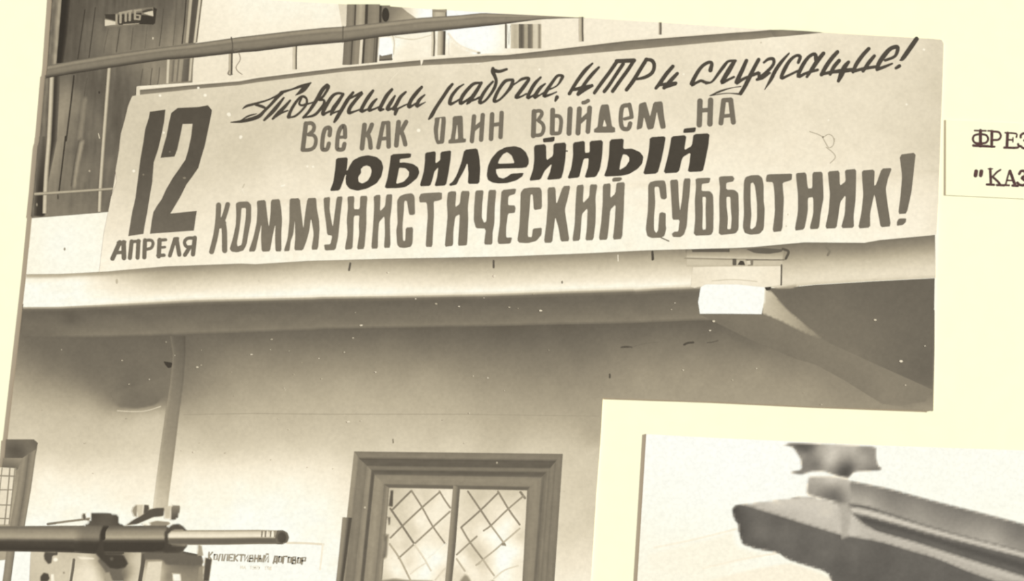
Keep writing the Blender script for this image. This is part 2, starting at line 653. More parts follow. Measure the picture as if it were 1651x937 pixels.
# crack, joint line and stains in the plaster
k.hold = True
k.stroke(q('B1', '940 758 1300 752 1651 756') + q('B2', '300 756 800 756 1200 762 1480 766'), 158, 1.0, sm=1)
for t, a, w, g in (('B3', '5 572 30 568 60 571', 8, 92), ('B3', '60 570 130 552 200 545', 3, 112), ('B3', '328 558 345 550 374 547', 11, 78),
                   ('B3', '445 548 470 546 500 538', 5, 92), ('B2', '1598 412 1630 412', 8, 84), ('B2', '1534 552 1534 568', 9, 84),
                   ('B2', '424 885 425 902', 7, 140), ('L2', '1047 2 1047 14', 8, 135)):
    k.stroke(q(t, a), g, w / TILES[t][2])
k.hold = False
k.build('lower_wall', photo, 'plaster wall under the balcony, in shade at the top and bright below')

# the dark beam running under the slab
beam_bot = q('B1', '110 355 360 362 600 360 850 352 1250 338 1600 325') + \
    q('B2', '60 320 500 312 900 306 1300 296 1651 290') + q('B3', '60 448 250 440 420 434 480 432')
lip2 = [p for p in lip if p[0] < 1115] + q('B3', '405 262 480 300')
lip2[-2:] = q('B3', '400 260 430 262')


def beamtone(s, t):
    g = np.interp(t, [0, .04, .12, .3, .55, .8, .93, 1], [200, 130, 100, 104, 112, 120, 128, 108])
    x = 35 + s * 1100
    g = g + np.clip((x - 800) / 300, 0, 1) * 2
    wl_ = np.clip((135 - x) / 60, 0, 1)
    g = np.where(t > .5, g * (1 - wl_) + 112 * wl_, g)
    return g


k = inkp(4)
k.ribbon(lip2, beam_bot, beamtone, n=140,
         extra=lambda X, Y: 3 * vnoise(X, Y, 22, 8, 3) - 14 * np.exp(-((X - 112) / 14) ** 2 - ((Y - 512) / 12) ** 2))
k.build('soffit_beam', photo, 'dark shaded beam running under the balcony slab')

# soffit, beam end and its underside on the right
k = inkp(4)
k.poly(q('B3', '740 268 830 268 1000 252 1300 234 1610 218 1604 560 1600 800 1600 900 1340 862 1130 730 1075 552 900 420'),
       field([(1280, 468, 106), (1340, 470, 110), (1400, 462, 102), (1480, 460, 102), (1330, 500, 114), (1400, 520, 112),
              (1480, 530, 106), (1300, 490, 112), (1360, 550, 118), (1440, 570, 110), (1495, 570, 103), (1500, 620, 106),
              (1420, 600, 116), (1450, 640, 120), (1500, 500, 103), (1480, 655, 146), (1500, 658, 150), (1440, 655, 140)], mott=2), step=7)
k.poly(q('B3', '402 400 722 402 820 440 1075 552 1300 655 1480 735 1600 790 1560 850 1480 862 1345 862 1150 742 1000 660 900 632 660 530 480 440'),
       field([(1140, 515, 116), (1200, 515, 120), (1240, 530, 121), (1220, 545, 118), (1290, 565, 121), (1340, 600, 124), (1330, 575, 126),
              (1400, 620, 128), (1400, 640, 126), (1440, 640, 134), (1480, 630, 128)], mott=1.5), step=7)
k.poly(q('B3', '738 265 775 280 850 368 980 478 1078 552 960 512 800 432 720 402 733 330'),
       field([(1235, 470, 205), (1240, 500, 190), (1260, 495, 178), (1265, 480, 150), (1285, 515, 168), (1300, 530, 152), (1330, 550, 132)], mott=2), step=4, feather=2.5)
k.poly(q('B3', '738 264 775 262 768 278 748 282'), 62, smooth=1)
k.poly(q('B3', '780 266 900 246 920 256 880 275 800 276'), 176, feather=3)
k.poly(q('B3', '412 264 440 248 600 246 738 262 736 330 724 402 560 400 408 400 399 340'), 259, smooth=0)
k.build('balcony_bracket', photo, 'concrete beam under the balcony with a white sunlit end')

# bulging end of a second beam at the left, and the pipe that runs down from it
k = inkp(12)
k.poly(q('B1', '560 640 700 600 845 560 846 620 825 690 792 716 700 734 600 727'),
       field([(190, 652, 126), (205, 655, 118), (230, 655, 114), (248, 650, 116), (258, 625, 119), (200, 640, 118), (230, 630, 115)], mott=2), step=2.5, feather=4)
k.stroke(q('B1', '600 738 680 742 750 738 822 716'), 202, 1.8)
k.build('beam_end', photo, 'rounded shaded beam end beside the downpipe')


def pipetone(s, t):
    y = 543 + s * 290
    c = np.interp(y, [543, 570, 620, 660, 720, 770, 810, 840], [98, 108, 122, 136, 150, 172, 196, 205])
    return c + np.interp(t, [0, .08, .2, .5, .8, .92, 1], [14, 16, 4, 0, -2, -10, 4])


k = inkp(18)
k.ribbon(q('B1', '868 355 884 450 870 600 845 760 820 937') + q('L1', '1022 400 1015 470'),
         q('B1', '952 355 952 450 940 600 917 760 896 937') + q('L1', '1122 400 1115 470'), pipetone, n=60)
k.poly(q('B1', '836 484 882 492 878 516 862 520 848 506'), 62, smooth=1)
k.build('downpipe', photo, 'pale drainpipe running down the wall to the machine')

# ---- doorway on the balcony
k = inkp(4)
door = [(edge_left(y), y) for y in (-8, 20, 60, 105, 140, 227, 300, 352)] + \
    q('M1', '480 524 725 503 760 300 805 0') + q('U1', '880 640 1280 560 1285 440 1300 290 1345 0') + [(327, -8)]
dctrl = []
for t, s in (('U1', '480 20 84 480 200 88 450 380 92 600 20 92 600 150 104 600 320 110 800 20 96 800 250 118 800 330 122 1000 20 98 1000 130 110'
                    ' 1000 250 128 1150 20 104 1150 150 116 1150 280 136 1220 100 118'),
             ('U1', '450 600 132 430 800 150 420 900 138 460 700 146 520 560 96 560 650 112 520 800 106 600 800 112 640 650 98 640 900 112 800 560 98 800 700 96 760 850 98'
                    ' 900 520 108 980 520 128 1030 520 142 1080 520 150 1180 500 140 860 600 100'),
             ('M1', '400 100 142 380 250 136 350 350 128 470 100 112 450 250 118 600 50 104 600 200 116 600 320 112 740 50 100 740 200 112'
                    ' 350 450 116 500 450 118 620 450 116 700 450 106 560 500 122 400 500 126')):
    x0, y0, kk = TILES[t]
    v = [float(a) for a in s.split()]
    dctrl += [(x0 + v[i] / kk, y0 + v[i + 1] / kk, v[i + 2]) for i in range(0, len(v), 3)]
dfield = field(dctrl, soft=6, mott=3)


def doortone(x, y):
    sx = x + 0.085 * y           # boards lean with the door
    return dfield(x, y) + 6 * vnoise(sx, y, 3.2, 60, 7) + 5 * vnoise(sx, y, 6, 22, 8)


k.poly(door, doortone, step=3.2)
k.ribbon(q('U1', '340 -40 345 0 330 200 315 440'), q('U1', '420 -40 412 0 395 210 376 430'),
         [(0, 100), (.15, 118), (.4, 112), (.6, 135), (.75, 158), (.9, 150), (1, 80)], n=40, extra=lambda X, Y: 14 * vnoise(X, Y, 5, 9, 4))
k.ribbon(q('U1', '412 -30 395 210 376 420'), q('U1', '478 -30 455 210 425 420'), [(0, 48), (.5, 50), (.75, 62), (1, 92)], n=20)
k.ribbon(q('U1', '300 500 262 937 M1: 250 60 222 380 205 535'), q('U1', '352 500 325 937 M1: 295 380 285 535'),
         [(0, 104), (.3, 122), (.6, 108), (1, 92)], n=40, extra=lambda X, Y: 10 * vnoise(X, Y, 4, 12, 4))
k.ribbon(q('U1', '356 500 340 937 M1: 300 300 280 530'), q('U1', '402 500 378 937 M1: 322 300 300 530'),
         [(0, 58), (.45, 66), (1, 108)], n=40)
k.ribbon(q('M1', '262 0 245 250 232 400 222 530'), q('M1', '308 0 300 250 290 400 285 530'),
         lambda s_, t_: (104 + 10 * np.sin(t_ * 7)) * (1 - np.clip(s_ * 1.6, 0, 1)) + np.interp(t_, [0, .4, 1], [96, 60, 56]) * np.clip(s_ * 1.6, 0, 1), n=20)
k.hold = True
for a, w, g in (('565 65 540 240 518 392', 7, 66), ('635 50 612 230 592 382', 7, 70), ('722 190 700 290 690 352', 4, 96), ('796 190 785 270 774 345', 6, 78),
                ('886 185 878 260 870 330', 5, 90), ('980 170 972 250 964 322', 4, 102), ('1088 60 1075 190 1060 305', 6, 88), ('1175 15 1165 160 1152 300', 4, 98),
                ('1238 0 1228 140 1212 290', 9, 70), ('492 505 470 700 440 937', 10, 60), ('950 460 940 520 932 580', 5, 92), ('1012 455 1004 520 1000 572', 6, 92),
                ('1062 450 1056 520 1048 562', 6, 100), ('580 520 560 640 530 937', 4, 88)):
    k.stroke(q('U1', a), g, w / 4.1275)
k.stroke(q('M1', '436 0 415 180 392 372'), 60, 2.4)
k.stroke(q('M1', '525 30 497 160 474 330'), 96, 1.6)
k.stroke(q('M1', '385 390 386 415'), 70, 2)
k.stroke(q('U1', '655 890 662 920'), 205, 1.5)
k.blob(*q('U1', '660 615')[0], 1.4, 2.2, 62)
k.blob(*q('U1', '1018 255')[0], 1.2, 2.0, 205)
k.blob(*q('M1', '595 230')[0], 1.4, 1.8, 175)
k.blob(*q('M1', '245 455')[0], 1.2, 2.6, 150)
k.hold = False
k.lv += 2
k.poly(q('M1', '526 20 572 20 530 200 508 350 474 350 494 200'), 160, feather=4.5)
k.poly(q('U1', '545 640 590 640 570 800 555 937 505 937 525 800'), 136, feather=5)
k.lv += 1
# right door jamb: light and dark mouldings
k.ribbon(q('U1', '1258 -30 1256 0 1230 285'), q('U1', '1284 -30 1282 0 1254 285'), [(0, 120), (.3, 182), (.8, 185), (1, 120)], n=14)
k.ribbon(q('U1', '1282 -30 1254 290'), q('U1', '1326 -30 1288 285'), [(0, 88), (.5, 84), (1, 96)], n=14)
k.ribbon(q('U1', '1324 -30 1286 285'), q('U1', '1342 -30 1304 285'), [(0, 160), (.4, 212), (1, 190)], n=14)
k.ribbon(q('U1', '1340 -30 1302 285'), q('U1', '1352 -30 1314 282'), [(0, 120), (.5, 105), (1, 200)], n=14)
k.ribbon(q('U1', '1140 400 1130 545'), q('U1', '1215 395 1200 542'), [(0, 150), (.25, 108), (.35, 150), (.55, 155), (.65, 105), (.8, 160), (1, 150)], n=10)
k.ribbon(q('U1', '1215 395 1200 545'), q('U1', '1262 390 1250 542'), [(0, 165), (.2, 110), (1, 92)], n=10)
k.ribbon(q('U1', '1260 388 1250 540'), q('U1', '1290 385 1276 536'), [(0, 95), (.3, 195), (.6, 205), (.8, 120), (1, 150)], n=10)
dr = k.build('door', photo, 'dark plank door at the left end of the balcony')

k = inkp(40)
k.poly(q('D1', '150 372 430 360 700 275 1100 215 1430 190 1535 230 1485 610 1430 655 1050 660 700 690 140 720'), 128, smooth=1)
k.poly(q('D1', '155 376 430 366 430 555 300 520 158 485'), 66)
k.poly(q('D1', '150 520 300 545 480 585 472 650 300 665 150 690'), 214)
k.poly(q('D1', '500 400 530 390 1120 330 1120 640 520 660 490 600'), 70)
k.poly(q('D1', '1130 300 1250 245 1400 225 1425 290 1160 350'), 82)
k.poly(q('D1', '1050 540 1130 390 1300 410 1432 445 1432 652 1060 645'), 60)
k.poly(q('D1', '1432 190 1530 235 1480 615 1430 655'), 62)
k.poly(q('D1', '1165 345 1300 310 1420 285 1432 425 1300 396'), 208)
k.build('door_sign', dr, 'small black and white sign on the door')
k = inkp(52)
k.hold = True
for a, w in (('455 400 452 640', 50), ('568 345 562 590', 62), ('540 340 740 318', 46), ('702 340 700 550', 60), ('815 300 808 530', 66), ('760 300 860 285', 46),
             ('945 280 945 505', 56), ('945 500 1060 515', 44), ('1070 515 1085 420', 44), ('1075 410 985 400', 34), ('930 285 1110 262', 40), ('640 650 1050 622', 22)):
    k.stroke(q('D1', a), 165, w / 16.44)
k.build('door_sign_lettering', dr, 'pale hand-painted letters on the small door sign').parent = dr

# ---- upper window behind the rail
k = inkp(4)
k.poly(q('U2', '600 26 1020 48 1225 62 1651 86 U3: 60 92 U3: 300 126 U3: 300 330 U3: 0 370 U2: 1150 402 640 445 628 430 640 270'),
       field([(560, 80, 234), (640, 20, 200), (680, 20, 262), (650, 80, 238), (690, 80, 246), (730, 60, 262), (790, 60, 262), (760, 85, 258),
              (730, 90, 240), (640, 70, 258), (840, 60, 232), (870, 60, 226), (700, 70, 236)], soft=5, mott=1), step=6)
upw = k
k2 = inkp(20)


def bars(kk, t, y0, y1, lean, items):
    for xa, xb, g in items:
        if not isinstance(g, list):
            g = [(0, g), (1, g)]
        kk.ribbon(q(t, '%f %f %f %f' % (xa, y0, xa + lean, y1)), q(t, '%f %f %f %f' % (xb, y0, xb + lean, y1)), g, n=8)


# above the handrail (cut obliquely by it, the handrail lies over them)
bars(k2, 'U2', 28, 200, -6, [(658, 712, [(0, 128), (.6, 142), (1, 120)]), (710, 722, 78), (720, 782, [(0, 150), (.5, 178), (1, 150)]),
                             (780, 802, [(0, 80), (.5, 66), (1, 90)]), (800, 878, [(0, 128), (.6, 142), (1, 132)])])
bars(k2, 'U2', 36, 200, -4, [(874, 892, 72), (890, 945, [(0, 118), (1, 128)])])
k2.blob(*q('U2', '915 98')[0], 6, 11.5, 60)
k2.poly(q('U2', '942 42 1022 49 1060 80 1120 122 1000 170 940 170'), field([(630, 20, 128), (645, 22, 150), (660, 28, 168), (640, 35, 160), (630, 36, 140)], mott=1), step=3)
bars(k2, 'U2', 62, 130, 0, [(1226, 1322, [(0, 160), (.3, 190), (.6, 185), (.88, 170), (.95, 75), (1, 90)])])
k2.poly(q('U2', '1228 62 1322 67 1320 82 1228 80'), 150)
# under the handrail
bars(k2, 'U2', 240, 432, -12, [(640, 695, [(0, 118), (.6, 128), (1, 112)]), (692, 702, 74), (700, 748, [(0, 122), (.5, 146), (1, 140)]), (748, 768, 222),
                               (766, 784, [(0, 90), (.6, 66), (1, 100)]), (782, 846, [(0, 128), (.5, 144), (1, 128)]),
                               (842, 870, [(0, 78), (.3, 130), (.6, 74), (1, 130)])])
bars(k2, 'U2', 205, 366, -4, [(1264, 1316, [(0, 205), (.3, 190), (.6, 150), (.75, 88), (.88, 70), (1, 130)])])
bars(k2, 'U3', 160, 322, 0, [(58, 72, [(0, 130), (.5, 95), (1, 140)]), (72, 96, 252), (96, 152, [(0, 205), (.5, 182), (1, 195)]), (150, 184, [(0, 120), (.5, 92), (1, 118)]),
                             (184, 214, [(0, 150), (.5, 178), (1, 150)]), (212, 244, [(0, 105), (.6, 120), (1, 150)]), (244, 282, [(0, 200), (.6, 215), (1, 190)]),
                             (280, 302, [(0, 160), (.4, 132), (1, 215)])])
k2.poly(q('U3', '74 170 96 170 84 305'), 100)
k2.poly(q('U3', '76 170 94 170 84 285'), 252)
upw = upw.build('window', photo, 'upper storey window seen through the balcony rail')
k2.build('window_frame', upw, 'grey mouldings of the upper window frame')
k = inkp(54)
k.poly(q('U2', '876 250 950 248 960 300 966 360 958 400 874 404 866 360 872 300'), 261, smooth=1)
k.poly(q('U2', '874 362 890 372 960 358 958 402 872 406'), 122, smooth=0)
k.stroke(q('U2', '880 400 958 394'), 88, 2.4)
k.build('window_jar', upw, 'white jar standing in the upper window')
k = inkp(54)
k.stroke(q('U2', '965 240 975 290 968 360'), 220, 2)
k.stroke(q('U2', '980 245 1100 262 1225 232'), 222, 1.8)
k.stroke(q('U2', '1336 224 1380 280 1440 318 1540 350'), 238, 3)
k.poly(q('U2', '1336 240 1400 300 1500 345 1500 372 1336 380'), 236, feather=5)
k.blob(*q('U2', '1535 352')[0], 3, 1.6, 150)
k.build('curtain', upw, 'pale curtain behind the upper window pane')

# ---- balcony railing
k = inkp(70)
top = q('U1', '317 436 500 402 700 368 1000 325 1300 288 1600 246') + q('U2', '60 233 300 205 500 185 640 176 900 148 1150 118 1400 102 1560 86') + [(943, 28.6)]
bot = q('U1', '306 521 500 488 700 457 900 426 1100 398 1300 384 1600 350') + q('U2', '60 342 350 305 630 282 880 246 1220 211 1600 172') + q('U3', '60 160 300 128 450 122') + [(943, 29.0)]


def railtone(s, t):
    g = np.interp(t, [0, .05, .12, .24, .3, .36, .5, .72, .8, .92, 1], [100, 118, 150, 146, 112, 126, 130, 124, 100, 78, 60])
    return g + 8 * np.clip((s - .3) / .4, 0, 1)


k.ribbon(top, bot, railtone, n=120, extra=lambda X, Y: 3 * vnoise(X, Y, 10, 3, 9))
k.stroke(q('U2', '632 176 630 282'), 92, 1.6)
rail = k.build('railing', photo, 'grey wooden handrail sloping across the balcony')

k = inkp(62)      # light upper edge and dark face of the batten the banner hangs from
lt = q('U1', '912 574 1300 548 1600 524') + q('U2', '60 508 400 466 640 436 1140 388 1600 356') + q('U3', '60 356 300 330 870 262 1600 208') + q('U4', '60 202 180 194')
lb = q('U1', '930 600 1300 566 1600 542') + q('U2', '60 520 400 478 640 450 1140 402 1600 370') + q('U3', '60 368 300 341 870 273 1600 217') + q('U4', '60 210 180 199')
lc = q('U1', '934 634 1300 592 1600 566') + q('U2', '60 550 400 508 640 478 1140 438 1600 414') + q('U3', '60 408 190 392 300 384 870 336 1600 268') + q('U4', '60 262 200 246')
k.ribbon(lt, lb, [(0, 232), (.5, 238), (.85, 225), (1, 150)], n=90)
k.ribbon(lb, lc, [(0, 98), (.15, 118), (.6, 130), (.9, 138), (1, 160)], n=90, extra=lambda X, Y: 4 * vnoise(X, Y, 8, 3, 4))
k.poly(q('U4', '170 199 250 198 400 206 530 216 400 232 200 247'), field([(1245, 52, 112), (1260, 58, 140), (1300, 53, 112), (1320, 53, 130)], mott=1), step=3)
k.poly(q('U1', '908 578 932 574 930 600 932 636 905 640'), [(0)][0] + 216)
k.poly(q('U2', '1145 388 1170 386 1160 420 1150 440'), 236)
k.build('batten', rail, 'lower rail of the balcony that the banner hangs from')


def baluster(a, w, prof, t='U1'):
    kk = inkp(60)
    pts = q(t, a)
    h = w / 2 / 4.1275
    kk.ribbon([(x - h, y) for x, y in pts], [(x + h, y) for x, y in pts], prof, n=20)
    return kk.build('baluster', rail)


LD = [(0, 130), (.2, 195), (.5, 205), (.7, 175), (1, 105)]
baluster('346 495 338 700 326 937 M1: 308 250 302 380 298 512', 32, LD)
baluster('728 448 712 650 690 937 M1: 678 200 668 345 662 502', 26, LD)
baluster('1122 390 1118 470 1114 556', 24, [(0, 160), (.4, 215), (.7, 200), (1, 130)])
baluster('1537 345 1536 420 1534 498', 26, [(0, 175), (.35, 190), (.5, 150), (.62, 88), (.9, 82), (1, 160)])
baluster('314 295 312 380 312 462', 28, [(0, 215), (.4, 205), (.6, 165), (.7, 88), (.88, 80), (1, 190)], 'U2')
baluster('1234 200 1236 280 1232 374', 24, [(0, 225), (.3, 210), (.5, 130), (.65, 84), (.8, 110), (1, 240)], 'U2')
baluster('566 112 566 200 568 276', 32, [(0, 205), (.3, 190), (.55, 170), (.66, 88), (.85, 84), (1, 190)], 'U3')
baluster('1092 148 1093 190 1092 230', 20, [(0, 215), (.25, 150), (.5, 105), (.8, 98), (1, 200)], 'U3')
k = inkp(64)
k.ribbon(q('M1', '228 374 480 358 750 340'), q('M1', '226 396 480 378 745 358'), [(0, 130), (.3, 185), (.6, 178), (1, 100)], n=20)
k.build('crossbar', rail, 'thin bar between the posts of the railing')
k = inkp(76)
k.hold = True
k.stroke(q('U1', '1540 248 1548 300 1545 345'), 92, 1.8)
k.stroke(q('U1', '1590 350 1600 395 1572 445 1585 475 1612 495'), 150, 1.1)
k.stroke(q('U1', '1525 470 1518 490 1532 500 1548 494'), 110, 1.4)
k.stroke(q('U1', '1560 340 1600 330'), 120, 1.4)
k.build('wire', rail, 'loose twisted wire tied round the handrail')

# ---- the banner
ban = q('U1', '880 640 940 630 1300 594 1600 566') + q('U2', '60 548 400 506 640 477 1140 437 1400 424 1470 430 1500 420 1530 432 1562 416') + \
    q('U3', '0 404 60 398 190 392 300 384 870 334 1600 268') + q('U4', '60 262 530 217') + \
    [(1400, 57), (1500, 62.5), (1518, 64), (1521.5, 70), (1520, 121), (1516.5, 220), (1512, 341), (1509.5, 378)] + \
    q('M4', '1240 659 900 690 800 708 400 705 60 736') + q('M3', '1600 742 1000 758 600 778 50 799') + \
    q('M2', '1600 801 1000 812 400 828 50 850') + q('M1', '1600 846 1100 865 830 888 660 902 672 800 692 640 715 530 740 400 778 300 768 230 805 20') + \
    q('K1', '215 640 240 450 285 290 318 150 345 80')
bfield = field([(230, 165, 206), (330, 155, 214), (450, 140, 218), (450, 200, 209), (400, 250, 208), (360, 220, 211), (210, 230, 206), (200, 300, 216),
                (270, 250, 209), (250, 330, 222), (200, 380, 236), (180, 425, 244), (330, 350, 232), (430, 270, 220), (450, 300, 230), (450, 412, 246),
                (600, 140, 219), (700, 130, 223), (700, 170, 216), (620, 210, 210), (680, 200, 214), (600, 300, 236), (820, 130, 221), (900, 120, 226), (850, 180, 217),
                (820, 230, 220), (700, 410, 250), (600, 416, 247), (850, 405, 248), (980, 395, 249), (800, 290, 243), (900, 320, 243), (1000, 300, 242),
                (1000, 110, 229), (1080, 130, 224), (1250, 75, 236), (1300, 100, 228), (1200, 160, 224), (1100, 160, 223), (1250, 200, 227), (1400, 110, 222),
                (1480, 90, 218), (1500, 110, 213), (1500, 180, 215), (1450, 160, 219), (1400, 200, 224), (1450, 230, 220), (1480, 240, 214), (1300, 250, 232),
                (1200, 260, 236), (1380, 270, 232), (1230, 300, 240), (1050, 330, 244), (1200, 390, 247), (1350, 370, 246), (1450, 370, 242), (1480, 320, 236),
                (1500, 340, 232), (1510, 290, 224), (1480, 375, 240), (1518, 150, 210)], soft=16, mott=2.5)


def bantone(x, y):
    g = bfield(x, y)
    # fold of the cloth running across the big line of letters
    fy = 333 - 0.045 * (x - 340) + 4 * np.sin(x / 90.0)
    g = g - 7 * np.exp(-((y - fy) / 5.0) ** 2) * (x > 380)
    return g


k = inkp(80)
k.poly(ban, bantone, step=5)
k.hold = True
for t, a, w in (('U1', '1065 636', 2.2), ('U1', '1365 634', 2.6), ('U1', '1525 765', 2.6), ('U1', '1320 585', 2), ('K1', '1570 490', 2.2), ('K1', '715 440', 1.8), ('S1', '60 510', 3),
                ('S1', '195 760', 2.6), ('S2', '790 690', 3), ('T1', '240 748', 2), ('T1', '175 745', 1.8), ('U4', '1195 330', 2), ('U4', '1080 695', 2), ('S4', '1390 272', 1.8),
                ('U3', '288 462', 2), ('M1', '1600 10', 2), ('M1', '890 230', 2.4), ('U4', '560 800', 1.6)):
    k.blob(*q(t, a)[0], w, w * 0.9, 244)
for t, a, w, g in (('K3', '440 50 420 110 440 150', 1.2, 240), ('K3', '850 70 885 60', 2.2, 248), ('S2', '570 40 500 110 460 170', 1.0, 232), ('K2', '1590 130 1610 90', 1.6, 195),
                   ('S5', '1010 130 1012 128', 2, 185)):
    k.stroke(q(t, a), g, w)
k.blob(*q('M4', '290 520')[0], 1, 1.6, 205)
k.blob(*q('M4', '280 598')[0], 1.2, 1.4, 205)
k.hold = False
banner = k.build('banner', photo, 'long white cloth banner with hand-painted Russian slogan')


def lettering(label, tone, glyphs, level=92, mott=3.0):
    kk = inkp(level)
    kk.hold = True

    def tf(X, Y):
        b = tone(X, Y) if callable(tone) else np.full(np.shape(X), float(tone))
        return b + mott * vnoise(X, Y, 7, 11, 11)
    for i, (kind, t, a, extra) in enumerate(glyphs):
        kk.lv = level + (i % 12) * (1.4 if kind == 'w' else 0.8)
        if kind == 'p':
            kk.poly(q(t, a), tf, holes=[q(t, h) for h in extra], step=None, smooth=1)
        elif kind == 's':
            kk.stroke(q(t, a), tf, extra / TILES[t][2], sm=4)
        elif kind == 'l':
            kk.stroke(q(t, a), tf, extra / TILES[t][2], sm=1)
        elif kind == 'w':
            kk.stroke(qw(t, a), tf, climb=1.0)
    return kk.build('lettering', banner, label)


# "12"
kk = inkp(92)
kk.hold = True


def twelve(X, Y):
    return np.interp(Y, [180, 260, 330, 380], [82, 86, 100, 108]) + 2 * vnoise(X, Y, 9, 13, 3)


kk.poly(q('K1', '562 207 735 183 718 330 690 470 655 620 605 770 592 930 K2: 590 60 560 230 530 420 505 545 490 642 322 667 332 600 365 400 400 250 430 20 K1: 455 740 490 540 510 400 548 280'),
        twelve, step=5)
kk.poly(q('K1', '680 720 835 705 865 630 900 470 925 345 1035 342 1020 480 985 640 955 740 880 850 K2: 815 20 740 150 690 260 640 330 600 400 585 480 562 640 1050 605 1082 385 790 415'
                ' 900 230 970 90 1030 10 K1: 1100 830 1130 720 1170 590 1210 400 1245 230 1250 190 1205 135 1100 155 870 165 800 220 775 320 745 480 710 600'),
        twelve, step=5)
kk.blob(*q('K1', '783 652')[0], 1.2, 1.2, 130)
kk.blob(*q('K1', '490 905')[0], 1.4, 1.4, 130)
kk.blob(*q('K2', '945 20')[0], 2.6, 1.6, 135)
kk.build('lettering', banner, 'big numeral 12 at the left end of the banner')

lettering('small word АПРЕЛЯ below the numeral', 112, [
    ('l', 'K2', '147 915 228 735', 52), ('l', 'K2', '210 738 285 730', 36), ('l', 'K2', '270 735 275 908', 54), ('l', 'K2', '190 850 270 845', 40),
    ('l', 'K2', '340 908 360 725', 48), ('l', 'K2', '425 905 435 720', 48), ('l', 'K2', '355 728 445 722', 36),
    ('l', 'K2', '500 902 508 712', 48), ('s', 'K2', '510 715 575 712 597 750 575 798 525 812', 36),
    ('l', 'K2', '660 890 670 708', 50), ('l', 'K2', '660 712 738 706', 36), ('l', 'K2', '660 795 728 788', 30), ('l', 'K2', '650 882 718 878', 40),
    ('l', 'K2', '783 882 840 700', 44), ('l', 'K2', '858 698 888 872', 48), ('l', 'K2', '835 695 870 692', 36),
    ('l', 'K2', '1060 685 1040 868', 50), ('s', 'K2', '1060 690 990 688 952 715 948 750 975 785 1050 782', 38), ('l', 'K2', '1000 795 950 875', 46)])

